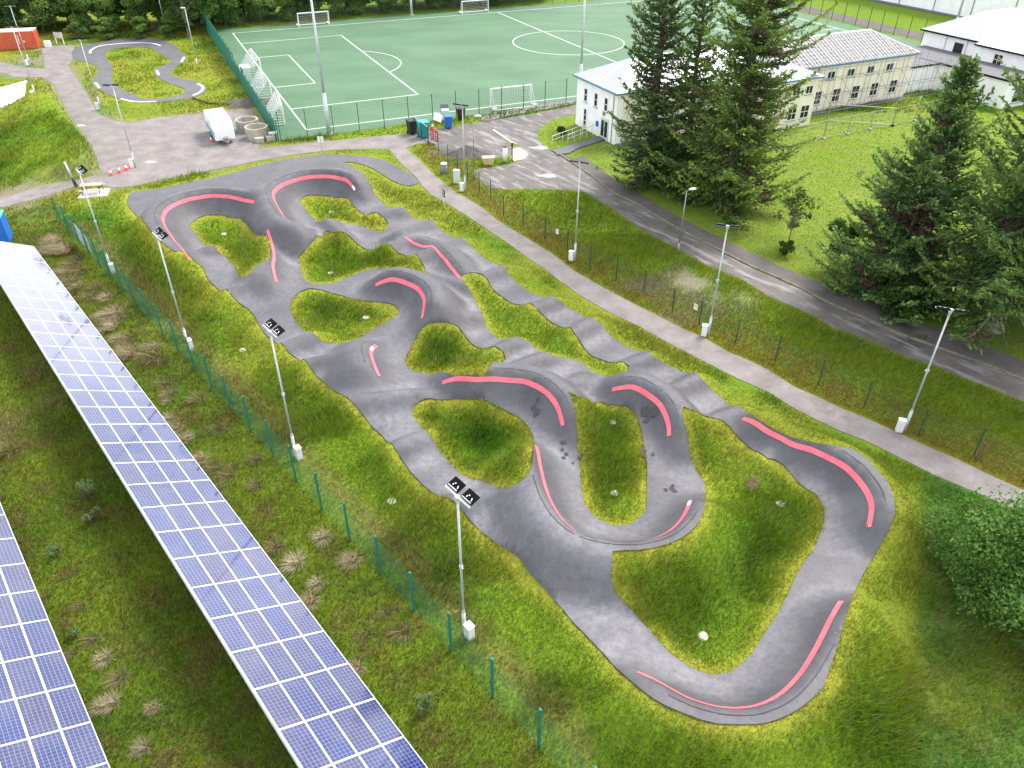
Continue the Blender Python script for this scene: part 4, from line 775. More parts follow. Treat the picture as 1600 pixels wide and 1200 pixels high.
# solid green boarded fence at the left end
root = empty('boarded_fence', (*pitch(-3.8, -2.8), 0)); tag(root, 'solid dark green boarded fence at the left end of the football pitch', 'fence')
ox, oy = pitch(-3.8, -2.8); ang = PTH+math.pi/2
for H, t0, t1 in ((2.25, -2.8, 29.0), (3.0, 29.0, 64.5)):
    m = MB(); m.box((0, 0, H/2), (.44, .035, H)); bm_ = m.mesh('board', MAT['green'])
    n = int((t1-t0)/.5)
    for i in range(n):
        x, y = pitch(-3.8, t0+.25+i*.5); link('board', bm_, root, loc=(x-ox+(.04 if i % 2 else 0), y-oy, .02), rot=(0, 0, ang+(.16 if i % 2 else -.16)))
    m = MB(); m.box((0, 0, H/2), (.09, .09, H+.1)); pm = m.mesh('post', MAT['greendark'])
    for i in range(int((t1-t0)/3)+1):
        x, y = pitch(-3.65, t0+i*3); link('post', pm, root, loc=(x-ox, y-oy, 0), rot=(0, 0, ang))

# ---------------------------------------------------------------- lamp posts
def lamp_post(face, H=7.9):
    root = empty('lamp_post', (0,0,0))
    m = MB(); m.tube((0,0,-.1), (0,0,1.5), .085, n=10); m.tube((0,0,1.5), (0,0,1.62), .085, .055, n=10); m.tube((0,0,1.6), (0,0,H), .055, .045, n=10); m.build('pole', MAT['galv'], root, True)
    m = MB(); m.tube((0,0,H*.52), (0,0,H*.52+.16), .08, n=10); m.box((.07, 0, H*.52+.08), (.12, .05, .05)); m.build('collar', MAT['galv'], root)
    m = MB(); m.box((0, 0, H+.02), (1.46, .065, .065)); m.box((0, 0, H-.06), (.16, .16, .22)); m.build('crossbar', MAT['galv'], root)
    for s in (-1, 1):
        m = MB(); c = (s*.41, .30, H+.08); m.box(c, (.60, .43, .07)); m.mat(1).box((s*.41, .12, H+.13), (.5, .025, .02)); m.box((s*.41-.04, .31, H+.128), (.045, .045, .025)); m.box((s*.41-.09, .23, H+.128), (.03, .07, .02)); m.box((s*.41+.17, .24, H+.128), (.03, .12, .02), .5)
        for k in range(5): m.mat(0).box((s*.41, .15+k*.08, H+.122), (.56, .012, .025))
        mt = Matrix.Translation((0,.08,H+.05)) @ Matrix.Rotation(R(20),4,'X') @ Matrix.Translation((0,-.08,-H-.05)); m.v = [tuple(mt @ Vector(q)) for q in m.v]; m.build('floodlight', [MAT['dark'], MAT['whitepaint']], root)
    m = MB(); m.box((.28, .05, .42), (.36, .30, .78)); m.box((.28, .05, .83), (.40, .34, .04)); m.mat(1).box((.28, -.105, .45), (.30, .01, .62)); b_ = m.build('battery_box', [MAT['whitepaint'], MAT['cab']], root); soft(b_, .015)
    return root
LP = lamp_post(1); first = [True]
ALONG = math.atan2(RDIR.y, RDIR.x)
def put_lamp(p, rz, label, group='floodlight posts round the tracks', z=None):
    o = LP if first[0] else copy_tree(LP); first[0] = False
    o.location = (p[0], p[1], hz(*p) if z is None else z); o.rotation_euler = (0, 0, rz); tag(o, label, 'lamp post', group); return o
for p, l in zip(P['lamps_left'], ('pale floodlight post nearest the camera, beside the green fence', 'second floodlight post along the green fence from the camera', 'third floodlight post along the green fence, thin and pale', 'farthest floodlight post on the green fence, in front of the picnic table')):
    put_lamp(p, ALONG, l)
for p, l, rz in zip(P['lamps_right'], ('white floodlight post right of the footpath nearest the camera', 'white floodlight post halfway along the footpath', 'white floodlight post beside the footpath below the white building', 'white floodlight post with a box beside the grey litter bin'), (R(-20)+math.pi, R(-17)+math.pi, R(-22)+math.pi, R(-24)+math.pi)):
    put_lamp(p, rz, l)
for p, l in zip(P['lamps_far'], ('floodlight post standing by the traffic cones', 'floodlight post between the gravel path and the small pump track', 'floodlight post beside the white skate slab', 'tall floodlight post in front of the orange container')):
    put_lamp(p, R(184), l)
def street_lamp(p, H, rz, label):
    root = empty('street_lamp', (*p, hz(*p)), rz); tag(root, label, 'street lamp', 'grey street lamps by the road')
    m = MB(); m.tube((0,0,-.1), (0,0,1.0), .08, n=8); m.tube((0,0,1.0), (0,0,H), .055, .04, n=8); m.tube((0,0,H), (.35,0,H+.08), .03, n=6); m.build('column', MAT['scaff'], root, True)
    m = MB(); m.lathe([(.02,-.02),(.15,.0),(.17,.07),(.10,.13),(.01,.15)], n=12); h = m.build('lantern', MAT['whitepaint'], root, True, loc=(.5, 0, H+.06), scale=(2.0, 1, 1))
street_lamp(P['street'][0], 5.3, R(20), 'grey street lamp at the roadside below the big spruces')
street_lamp(P['street'][1], 6.0, R(5), 'thin grey street lamp by the car park entrance')
for p, H, l in zip(P['plain_lamps'], (8.0, 7.0), ('slim lamp column between small pump track and boarded fence', 'slim lamp column at the wood edge behind small pump track')):
    root = empty('lamp_column', (*p, hz(*p)), R(200)); tag(root, l, 'lamp post')
    m = MB(); m.tube((0,0,-.1), (0,0,1.4), .10, n=8); m.tube((0,0,1.4), (0,0,H), .065, .05, n=8); m.build('column', MAT['galv'], root, True)
    m = MB(); m.box((.22,0,H+.02), (.6,.28,.12)); m.build('lantern', MAT['cab'], root)
for p, H, l in ((P['masts'][0], 15, 'tall steel floodlight mast at the near left corner of the pitch'), (P['masts'][1], 15, 'tall steel floodlight mast at the back of the pitch'), ((8.4, 99.9), 15, 'tall floodlight mast behind the white building'), (pitch(103.9, 1.0), 15, 'floodlight mast at the far right corner behind the school roof'), ((36.5, 111.0), 15, 'floodlight mast rising beside the second goal on the right')):
    root = empty('floodlight_mast', (*p, 0)); tag(root, l, 'floodlight mast', 'floodlight masts round the football pitch')
    m = MB(); m.tube((0,0,0), (0,0,4.6), .24, .20, n=10); m.tube((0,0,4.6), (0,0,H), .17, .10, n=10); m.build('column', MAT['galv'], root, True)
    m = MB(); m.box((0,0,.1), (.7,.7,.24)); m.build('base', MAT['concrete'], root)
    m = MB(); m.box((0,0,H), (2.4,.12,.12)); m.build('crossarm', MAT['galv'], root)
    for s in (-.8, 0, .8):
        m = MB(); m.box((s,.25,H-.1), (.6,.35,.4)); m.build('floodlight', MAT['dark'], root)
# ---------------------------------------------------------------- goals
def goal(loc, rz, W, H, dp, label, nr=.0095):
    root = empty('goal', loc, rz); tag(root, label, 'goal', 'white football goals')
    r = .09
    m = MB(); m.tube((-W/2,0,0), (-W/2,0,H), r, n=8); m.tube((W/2,0,0), (W/2,0,H), r, n=8); m.tube((-W/2-r,0,H), (W/2+r,0,H), r, n=8); m.build('frame', MAT['whitepaint'], root)
    m = MB(); m.tube((-W/2,0,.06), (-W/2,dp,.06), .05, n=6); m.tube((W/2,0,.06), (W/2,dp,.06), .05, n=6); m.tube((-W/2,dp,.06), (W/2,dp,.06), .07, n=6); m.tube((-W/2,.3,H), (-W/2,dp,.06), .02, n=5); m.tube((W/2,.3,H), (W/2,dp,.06), .02, n=5); m.tube((-W/2,0,H), (-W/2,.35,H), .02, n=5); m.tube((W/2,0,H), (W/2,.35,H), .02, n=5); m.build('base_bar', MAT['whitepaint'], root)
    for s in (-1, 1):
        m = MB(); m.box((s*W/2, dp*.9, .18), (.5, .35, .26)); soft(m.build('counterweight', MAT['whitepaint'], root), .04)
    m = MB(); k = int(W/.3)
    for i in range(k+1):
        x = -W/2+W*i/k; m.tube((x,.3,H), (x,dp,.06), nr, n=3, cap=False)
    for i in range(8):
        f = i/7; y, z = .3+(dp-.3)*f, H+(.06-H)*f; m.tube((-W/2,y,z), (W/2,y,z), nr, n=3, cap=False)
        for s in (-1, 1): m.tube((s*W/2,0,z), (s*W/2,y,z), nr, n=3, cap=False)
    m.build('net', MAT['whitepaint'], root); return root
def gp(s, t, z=.02): x, y = pitch(s, t); return (x, y, z)
A = Vector(P['goalnear'][0]); B = Vector(P['goalnear'][1]); C = (A+B)/2
goal((*((A+B)/2+Vector((-.3,.75))), .02), math.atan2((B-A).y, (B-A).x)+math.pi, 5.4, 2.25, 1.5, 'white goal standing at the near side fence facing the pitch')
goal(gp(14.2, PW+1.0), PTH, 5.4, 2.15, 1.3, 'white goal on the far touchline in front of the trees')
goal(gp(45.2, PW+1.0), PTH, 5.4, 2.15, 1.3, 'white goal at the top edge beyond the centre circle')
goal(gp(PL_+.2, 44), PTH-math.pi/2, 7.0, 2.3, 1.5, 'white goal at the right end, nearer of two by the far fence')
goal(gp(PL_+.4, 56), PTH-math.pi/2, 7.0, 2.3, 1.5, 'white goal at the right end, farther one at the top edge')
goal(gp(-.6, 29.0), PTH+math.pi/2, 7.3, 2.44, 2.2, 'full size white goal at the left end by the boarded fence', .02)
goal(gp(-1.3, 17.2), PTH+math.pi/2, 6.4, 2.3, 2.0, 'white goal parked beside the boarded fence behind the concrete rings', .02)
goal(gp(-1.6, 6.0), PTH+math.pi/2-.1, 6.2, 2.2, 1.9, 'white goal parked in the near left corner of the pitch', .02)
x, y = pitch(-2.6, 25); root = empty('dugout', (x, y, .02), PTH+math.pi/2); tag(root, 'small pale green dugout shelter between goal and boarded fence', 'shelter')
m = MB(); m.box((0,.55,.95), (2.2,.05,1.9)); m.build('back_panel', MAT['teal'], root); m = MB(); m.box((0,.1,1.9), (2.3,1.1,.05)); m.build('roof', MAT['cab'], root)
for s in (-1,1):
    m = MB(); m.box((s*1.12,.1,.95), (.05,1.0,1.9)); m.build('side_panel', MAT['cab'], root)

# ---------------------------------------------------------------- school building
BX, BY, BA = 11.0, 83.1, R(26.2)
bu, bv = Vector((math.cos(BA), math.sin(BA))), Vector((-math.sin(BA), math.cos(BA)))
def bl(u, v): return (BX+u*bu.x+v*bv.x, BY+u*bu.y+v*bv.y)
def window(parent, face, u, z, w_, h_, cols=2, rows=2, board=False):
    """face: ('v', v0) wall facing -v, or ('u', u0) wall facing -u; u is the position along the wall"""
    k, off = face
    if k == 'v': T = lambda a, d, c: (u+a, off-d, z+c)
    else: T = lambda a, d, c: (off-d, u+a, z+c)
    def bx(m, a0, a1, c0, c1, d0, d1):
        p, q = T(a0, d0, c0), T(a1, d1, c1); m.box([(s+t)/2 for s, t in zip(p, q)], [abs(s-t) for s, t in zip(p, q)])
    m = MB(); bx(m, -w_/2-.07, w_/2+.07, -.07, h_+.07, -.02, .035)
    win = m.build('window', MAT['whitepaint'], parent)
    m = MB(); bx(m, -w_/2-.14, w_/2+.14, -.16, -.075, -.02, .12); m.build('sill', MAT['concrete'], win)
    pw, ph = w_/cols, h_/rows
    for i in range(cols):
        for j in range(rows):
            m = MB(); g = .035; bx(m, -w_/2+i*pw+g, -w_/2+(i+1)*pw-g, j*ph+g, (j+1)*ph-g, .02, .04); m.build('pane', MAT['glass'], win)
    return win
def roof_slope(parent, corners, mat, thick=.12, name='roof'):
    m = MB(); n = len(corners); lo = [(x, y, z-thick) for x, y, z in corners]
    m.add(corners+lo, [tuple(range(n)), tuple(range(n, 2*n))[::-1]]+[(i, n+i, n+(i+1) % n, (i+1) % n) for i in range(n)])
    return m.build(name, mat, parent)
def seams(parent, a0, a1, b0, b1, n, mat, wd=.05, name='roof_seam', h=.05, per=False):
    """ribs between the eave line a0-a1 and the ridge line b0-b1"""
    a0, a1, b0, b1 = map(Vector, (a0, a1, b0, b1)); mm_ = MB()
    for i in range(1, n):
        t = i/n; p, q = a0.lerp(a1, t), b0.lerp(b1, t); m = MB() if per else mm_; m.tube(p+Vector((0,0,h*.3)), q+Vector((0,0,h*.3)), wd, n=4)
        if per: m.build(name, mat, parent)
    if not per: mm_.build(name, mat, parent)
root = empty('school_building', (BX, BY, 0), BA); tag(root, 'two storey white school wing with white metal roof behind the spruces', 'building')
LEN, DEP, EV, RZ = 44.2, 8.4, 5.4, 7.75
m = MB(); m.add([(0,0,-.3),(0,DEP,-.3),(0,DEP,EV),(0,0,EV),(LEN,0,-.3),(LEN,DEP,-.3),(LEN,DEP,EV),(LEN,0,EV)], [(0,3,2,1),(1,2,6,5),(4,5,6,7)]); m.mat(1).add([(0,0,-.3),(LEN,0,-.3),(LEN,0,EV),(0,0,EV)], [(0,1,2,3)])
m.build('wall', [MAT['render'], MAT['cream']], root)
m = MB(); m.box((.36, -.02, EV/2-.1), (.72, .05, EV+.2)); m.build('corner_quoin', MAT['render'], root)
oh = .35; hp = DEP/2+oh; SPL = 21.0
e = lambda u, v: (u, v, EV+.12)
rw = MAT['whiteroof']
roof_slope(root, [e(-oh,-oh), (hp-oh, DEP/2, RZ), e(-oh,DEP+oh)], rw)
roof_slope(root, [e(-oh,-oh), e(SPL,-oh), (SPL, DEP/2, RZ), (hp-oh, DEP/2, RZ)], rw)
roof_slope(root, [e(SPL,-oh), e(LEN+oh,-oh), (LEN-hp+oh, DEP/2, RZ), (SPL, DEP/2, RZ)], MAT['felt'])
roof_slope(root, [e(LEN+oh,-oh), e(LEN+oh,DEP+oh), (LEN-hp+oh, DEP/2, RZ)], MAT['felt'])
roof_slope(root, [e(LEN+oh,DEP+oh), e(-oh,DEP+oh), (hp-oh, DEP/2, RZ), (LEN-hp+oh, DEP/2, RZ)], rw)
seams(root, e(hp-oh,-oh), e(SPL,-oh), (hp-oh,DEP/2,RZ), (SPL,DEP/2,RZ), 26, rw, .035)
seams(root, e(-oh,-oh), e(-oh,DEP/2), e(-oh,-oh), (hp-oh,DEP/2,RZ), 8, rw, .035); seams(root, e(-oh,DEP+oh), e(-oh,DEP/2), e(-oh,DEP+oh), (hp-oh,DEP/2,RZ), 8, rw, .035)
# battens laid up the slope, grey counter-battens across it
nb = 44
for i in range(nb+1):
    u = SPL+(LEN+oh-SPL)*i/nb; top = min(1, (LEN+oh-u)/hp)
    if top < .08: continue
    m = MB(); m.tube((u,-oh,EV+.15), (u,-oh+(DEP/2+oh)*top, EV+.15+(RZ-EV-.12)*top), .05, n=4); m.build('batten', MAT['batten'], root)
for j in range(1, 8):
    f = j/8; u1 = LEN+oh-hp*f
    k = 0; u = SPL+.2
    m = MB()
    while u < u1-.3:
        if (k % 3) != 2: m.box((u+.28, -oh+(DEP/2+oh)*f, EV+.15+(RZ-EV-.12)*f), (.36, .16, .03))
        u += .52; k += 1
    m.build('counter_batten', MAT['dashes'], root)
m = MB(); m.tube((SPL-2,DEP/2,RZ+.02), (LEN-hp+oh,DEP/2,RZ+.02), .14, n=6); m.tube((LEN-hp+oh,DEP/2,RZ+.02), (LEN+oh,-oh,EV+.16), .09, n=6); m.tube((hp-oh,DEP/2,RZ+.02), (SPL-2,DEP/2,RZ+.02), .1, n=6); m.build('ridge_cap', MAT['whitepaint'], root)
m = MB(); m.box((LEN/2, -oh-.06, EV+.02), (LEN+2*oh, .12, .14)); m.box((-oh-.06, DEP/2, EV+.02), (.12, DEP+2*oh, .14)); m.build('gutter', MAT['bluetrim'], root)
m = MB(); m.box((LEN/2, -.16, EV-.16), (LEN, .30, .24)); m.build('soffit', MAT['whitepaint'], root)
for v in (2.1, 4.2, 6.4): window(root, ('u', 0), v, 3.1, .6, 1.35, 1, 2)
window(root, ('u', 0), 6.3, .35, .55, 1.9, 1, 3)
m = MB(); m.box((-.03, 2.05, 1.15), (.10, 1.55, 2.35)); d = m.build('door', MAT['cab'], root)
for s in (-.36, .36):
    m = MB(); m.box((-.09, 2.05+s, 1.2), (.03, .52, 1.7)); m.build('pane', MAT['glass'], d)
m = MB(); m.tube((-.14, 1.98, .9), (-.14, 1.98, 1.4), .02, n=6); m.build('handle', MAT['scaff'], d)
m = MB(); m.box((-.09, 3.55, 1.35), (.18, .35, .55)); m.build('letter_box', MAT['blue'], root)
m = MB(); m.box((-.1, 2.3, 2.75), (.2, .22, .35)); m.build('wall_lamp', MAT['scaff'], root)
m = MB(); m.tube((-.09, .55, 0), (-.09, .55, EV), .05, n=6); m.build('downpipe', MAT['concrete'], root)
# windows of the long near wall
window(root, ('v', 0), 5.4, 3.7, .9, .8, 1, 2); window(root, ('v', 0), 8.4, 3.7, .9, .8, 1, 2); window(root, ('v', 0), 8.4, .9, 1.1, 1.5, 2, 2)
for i, u in enumerate((27.4, 30.4, 33.6, 36.9, 40.2)): window(root, ('v', 0), u, 3.75, 1.15, .85, 2, 1)
for i, u in enumerate((26.0, 28.9, 32.0, 35.2, 38.4, 41.7)): window(root, ('v', 0), u, .95, 1.2 if i else .8, 1.5, 2 if i else 1, 2 if i in (2, 3, 4, 5) else 3)
# projecting block
m = MB(); a0, a1, b0 = 13.0, 24.6, -3.7
m.add([(a0,0,-.3),(a0,b0,-.3),(a1,b0,-.3),(a1,0,-.3),(a0,0,EV),(a0,b0,EV),(a1,b0,EV),(a1,0,EV)], [(0,1,5,4),(1,2,6,5),(2,3,7,6)]); m.build('wall', MAT['cream'], root)
roof_slope(root, [(a0-oh,b0-oh,EV+.14),(a1+oh,b0-oh,EV+.14),(a1-2.9,.6,RZ-.95),(a0+2.9,.6,RZ-.95)], rw)
roof_slope(root, [(a1+oh,b0-oh,EV+.14),(a1+oh,-oh+.02,EV+.14),(a1-2.9,.6,RZ-.95)], rw); roof_slope(root, [(a0-oh,-oh+.02,EV+.14),(a0-oh,b0-oh,EV+.14),(a0+2.9,.6,RZ-.95)], rw)
seams(root, (a0,b0-oh,EV+.16), (a1,b0-oh,EV+.16), (a0+2.9,.6,RZ-.93), (a1-2.9,.6,RZ-.93), 20, rw, .035)
m = MB(); m.box(((a0+a1)/2, b0-oh-.06, EV+.04), (a1-a0+2*oh, .12, .14)); m.box((a1+oh+.06, (b0-oh)/2, EV+.04), (.12, -b0-.1, .14)); m.build('gutter', MAT['bluetrim'], root)
m = MB(); m.box(((a0+a1)/2, b0-.16, EV-.16), (a1-a0+.4, .30, .24)); m.build('soffit', MAT['whitepaint'], root)
for u in (15, 18, 21.5, 23.4): window(root, ('v', b0), u, 3.7, 1.0, .85, 2, 1); window(root, ('v', b0), u, 1.0, 1.2, 1.4, 2, 2)
m = MB(); m.box((LEN/2, -.5, .03), (LEN, .9, .1)); m.build('plinth', MAT['slate'], root)
# ---- flat roofed link
lk = empty('link_building', (*bl(44.4, 1.2), 0), BA); tag(lk, 'low white link with dark grey flat roof between two school buildings', 'building')
def flatbox(parent, u0, u1, v0, v1, h, mat):
    m = MB(); m.box(((u0+u1)/2, (v0+v1)/2, h/2-.1), (u1-u0, v1-v0, h+.2)); return m.build('wall', mat, parent)
flatbox(lk, 0, 6.6, 0, 9, 3.2, MAT['render']); flatbox(lk, 6.62, 13.4, -10.2, 8, 3.2, MAT['render'])
m = MB(); m.box((3.3, 4.5, 3.3), (6.9, 9.4, .14)); m.build('flat_roof', MAT['slate'], lk); m = MB(); m.box((10.0, -1.1, 3.36), (7.1, 18.6, .14)); m.build('flat_roof', MAT['slate'], lk)
m = MB(); m.box((3.3, -.22, 3.32), (6.9, .06, .2)); m.box((6.4, -5.4, 3.36), (.06, 9.9, .22)); m.box((10, -10.43, 3.36), (7.1, .06, .22)); m.build('roof_edge', MAT['dark'], lk)
window(lk, ('v', -10.2), 9.4, .6, 2.4, 2.0, 2, 2); window(lk, ('u', 6.62), -5, .9, 1.6, 1.4, 2, 2)
# ---- larger white building on the right
wb = empty('school_building', (*bl(58.0, 0), 0), BA); tag(wb, 'large white two storey school building with pale hipped metal roof at the right edge', 'building')
m = MB(); m.box((11, 5.6, 2.6), (22, 9, 5.6)); m.build('wall', MAT['render'], wb); m = MB(); m.box((10.4, -9.5, 2.5), (22.8, 21.1, 5.4)); m.build('wall', MAT['render'], wb)
E2 = 5.45
roof_slope(wb, [(-.4,.7,E2),(-.4,10.5,E2),(4.5,5.6,8.0)], rw); roof_slope(wb, [(-.4,.7,E2),(4.5,5.6,8.0),(22,5.6,8.0),(22,.7,E2)], rw); roof_slope(wb, [(-.4,10.5,E2),(22,10.5,E2),(22,5.6,8.0),(4.5,5.6,8.0)], rw)
roof_slope(wb, [(-1.4,.9,E2-.15),(9.5,.9,9.2),(9.5,-20,9.2),(-1.4,-20,E2-.15)], rw); roof_slope(wb, [(22,.9,E2-.15),(22,-20,E2-.15),(9.5,-20,9.2),(9.5,.9,9.2)], rw); m = MB(); m.add([(-1.3,.88,E2-.2),(22,.88,E2-.2),(9.5,.88,9.1)], [(0,1,2)]); m.build('gable', rw, wb)
seams(wb, (-1.4,.8,E2-.13), (-1.4,-19,E2-.13), (9.5,.8,9.22), (9.5,-19,9.22), 30, rw, .04); seams(wb, (-.4,.7,E2+.02), (-.4,5.6,E2+.02), (-.4,.7,E2+.02), (4.5,5.6,8.02), 9, rw, .035); seams(wb, (-.4,10.5,E2+.02), (-.4,5.6,E2+.02), (-.4,10.5,E2+.02), (4.5,5.6,8.02), 9, rw, .035)
m = MB(); m.tube((4.5,5.6,8.03), (-.4,.7,E2+.04), .07, n=5); m.tube((4.5,5.6,8.03), (22,5.6,8.03), .07, n=5); m.build('ridge_cap', MAT['whitepaint'], wb)
m = MB(); m.box((-.45, 5.6, E2-.1), (.14, 9.9, .2)); m.box((-1.45, -9.5, E2-.25), (.14, 21, .2)); m.build('gutter', MAT['dark'], wb)
m = MB(); m.box((8.2, -3.4, 8.9), (1.6, 1.0, .3)); m.build('roof_vent', MAT['scaff'], wb)
window(wb, ('u', 0), 4.2, 3.2, 1.5, 1.5, 1, 1); window(wb, ('u', -1.0), -2.6, 3.3, 1.2, 1.3, 2, 2); window(wb, ('u', -1.0), -8.2, 3.3, 1.3, 1.3, 2, 2); window(wb, ('u', -1.0), -13.2, 3.3, 1.3, 1.3, 2, 2)
for v in (6.3, 3.0): m = MB(); m.tube((-.07, v, 0), (-.07, v, E2), .05, n=6); m.build('downpipe', MAT['concrete'], wb)
# ---- far hall
fh = empty('sports_hall', (*bl(99.5, 10), 0), BA); tag(fh, 'long plain white hall at the top right corner beyond the grass', 'building')
m = MB(); m.box((10, 15, 5), (20, 90, 10.4)); m.build('wall', MAT['render'], fh)
for k in range(-4, 10): m = MB(); m.box((-.06, 15+k*8.2, 5), (.1, .16, 10)); m.build('panel_joint', MAT['scaff'], fh)
m = MB(); m.box((-.5, 15, .12), (1.6, 90, .3)); m.build('plinth', MAT['slate'], fh)
m = MB(); m.box((10, 15, 10.4), (21, 91, .5)); m.build('roof', MAT['whiteroof'], fh)

# ---------------------------------------------------------------- scaffolding on the near wall
sc = empty('scaffolding', (*bl(24.8, -1.4), 0), BA); tag(sc, 'thin tube scaffolding standing along the cream school wall', 'scaffolding')
LX = 26.0
for i in range(14):
    for v in (0, 1.0):
        m = MB(); m.tube((i*2, v, 0), (i*2, v, 5.9 if i < 11 else 4.6), .026, n=5); m.build('upright', MAT['scaff'], sc)
for z in (.35, 2.1, 4.0, 5.3):
    for v in (0, 1.0):
        m = MB(); L = LX if z < 4.4 else 20; m.tube((-.4, v-.03, z), (L+.4, v-.03, z), .025, n=5); m.build('ledger', MAT['scaff'], sc)
for i in range(14):
    for z in (2.14, 4.04): m = MB(); m.tube((i*2+.05, -.25, z), (i*2+.05, 1.15, z), .025, n=5); m.build('transom', MAT['scaff'], sc)
for i in (1, 3, 6, 8, 11): m = MB(); m.tube((i*2, -.05, 4.0), (i*2+2, -.05, 2.1), .025, n=5); m.tube((i*2+2, -.05, 2.1), (i*2+3.9, -.05, .35), .025, n=5); m.build('brace', MAT['scaff'], sc)
m = MB(); m.box((4.5, .5, 5.34), (4.0, .24, .05)); m.build('plank', MAT['dashes'], sc); m = MB(); m.box((3.4, .3, 4.12), (3.0, .24, .05)); m.build('plank', MAT['dashes'], sc)
# second small lift at the front corner
s2_ = empty('scaffolding', (*bl(.6, -1.2), 0), BA); tag(s2_, 'short run of scaffolding tubes at the front corner of the school', 'scaffolding')
for i in range(5):
    m = MB(); m.tube((i*1.9, 0, 0), (i*1.9, 0, 5.6), .026, n=5); m.build('upright', MAT['scaff'], s2_)
for z in (1.9, 3.6): m = MB(); m.tube((-.4, -.04, z), (8, -.04, z), .025, n=5); m.build('ledger', MAT['scaff'], s2_)
# ---- temporary site fence panels
HP = MB()
for a, b in (((0,0,.1),(0,0,2)), ((3.4,0,.1),(3.4,0,2)), ((0,0,2),(3.4,0,2)), ((0,0,.15),(3.4,0,.15))): HP.tube(a, b, .03, n=6)
HPm = HP.mesh('panel_frame', MAT['scaff'])
HW = MB()
for i in range(1, 23): HW.tube((i*.148,0,.15), (i*.148,0,2), .0035, n=3, cap=False)
for z in (.6, 1.1, 1.6): HW.tube((0,0,z), (3.4,0,z), .0035, n=3, cap=False)
HWm = HW.mesh('wire_infill', MAT['scaff'])
def heras(pts, label):
    r_ = empty('site_fence', (pts[0][0], pts[0][1], 0)); tag(r_, label, 'fence')
    for a, b in zip(pts, pts[1:]):
        L = math.hypot(b[0]-a[0], b[1]-a[1]); f = link('panel_frame', HPm, r_, loc=(a[0]-pts[0][0], a[1]-pts[0][1], 0), rot=(0, 0, math.atan2(b[1]-a[1], b[0]-a[0])), scale=((L-.06)/3.4, 1, 1)); link('wire_infill', HWm, f)
        m = MB(); m.box((a[0]-pts[0][0], a[1]-pts[0][1], .07), (.25, .65, .14)); m.build('foot', MAT['concrete'], r_)
heras([tuple(p) for p in P['heras']], 'grey temporary mesh fence panels across the lawn before the scaffolding')
heras([bl(.4, -1.9), bl(.9, -5.2), bl(4.2, -5.6)], 'bent corner of temporary fence panels beside the school entrance')
heras([tuple(P['heras'][4]), (P['heras'][4][0]-7.2, P['heras'][4][1]+1.6)], 'temporary fence panel lying back at an angle behind the main run')

# ---------------------------------------------------------------- entrance, car park and yard things
a, b = Vector(P['handrail'][0]), Vector(P['handrail'][1]); d = (b-a).normalized(); nrm = Vector((d.y, -d.x))
for k, lab in ((0, 'white tube handrail on the upper side of the school entrance ramp'), (1, 'white tube handrail on the lower side of the school entrance ramp')):
    o_ = nrm*(.85 if k else 0); r_ = empty('handrail', (*(a+o_), .1), math.atan2(d.y, d.x)); tag(r_, lab, 'handrail'); L = (b-a).length*(.98 if not k else .62); x0 = 0 if not k else 1.6
    m = MB(); m.tube((x0,0,.95), (x0+L,0,1.15), .03, n=6); m.build('top_rail', MAT['whitepaint'], r_); m = MB(); m.tube((x0,0,.5), (x0+L,0,.7), .022, n=6); m.build('mid_rail', MAT['whitepaint'], r_)
    for i in range(5): m = MB(); t = i/4; m.tube((x0+L*t,0,0), (x0+L*t,0,.95+.2*t), .03, n=6); m.build('upright', MAT['whitepaint'], r_)
def wheelie(p, rz, body, lid, label, s=1.0, open_=False):
    r_ = empty('wheelie_bin', (*p, hz(*p)), rz); r_.scale = (s,)*3; tag(r_, label, 'bin', 'bins by the pitch fence')
    m = MB(); m.frustum((0,0,.08), (.52,.56), (.66,.74), .92); soft(m.build('body', body, r_), .03)
    m = MB()
    if open_: m.box((0,.42,.95), (.70,.06,.75))
    else: m.box((0,-.02,1.03), (.70,.80,.06))
    soft(m.build('lid', lid, r_), .02)
    for sx in (-.24, .24): m = MB(); m.tube((sx-.05,.30,.1), (sx+.05,.30,.1), .1, n=10); m.build('wheel', MAT['rubber'], r_)
    m = MB(); m.tube((-.25,.42,.98), (.25,.42,.98), .02, n=6); m.build('handle', MAT['black'], r_)
BG = (-10.0, 85.4)
wheelie(BG, R(25), MAT['teal'], MAT['teal'], 'large teal bin behind the footpath gate', 1.7)
wheelie((-11.4, 86.6), R(30), MAT['black'], MAT['black'], 'black bin at the end of the footpath gate', 1.5)
wheelie(P['bins'][1], R(10), MAT['blue'], MAT['blue'], 'bright blue wheelie bin in the car park', 1.35)
wheelie(P['bins'][2], R(10), MAT['cab'], MAT['greybin'], 'pale blue bin with raised grey lid behind the blue bin', 1.35, True)
wheelie(P['bins'][3], R(-15), MAT['black'], MAT['black'], 'black wheelie bin beside the pitch fence right of the blue bin', 1.3)
m = MB(); m.box((0,0,.75), (1.1,.05,.9)); o = m.build('board', MAT['whitepaint'], loc=(*P['board'][0], .12), rot=(R(-25), R(28), R(20))); tag(o, 'white board leaning at an angle beside the blue bin', 'board')
def cone(p, label, s=1.0, z=.03):
    r_ = empty('traffic_cone', (*p, z)); r_.scale = (s,)*3; tag(r_, label, 'traffic cone', 'traffic cones')
    m = MB(); m.box((0,0,.03), (.46,.46,.06)); m.build('base', MAT['orangecone'], r_)
    m = MB(); m.lathe([(.17,.05),(.13,.28)]); m.build('cone', MAT['orangecone'], r_); m = MB(); m.lathe([(.133,.28),(.075,.58)]); m.build('reflective_sleeve', MAT['whitepaint'], r_); m = MB(); m.lathe([(.075,.58),(.04,.76)]); m.build('tip', MAT['orangecone'], r_)
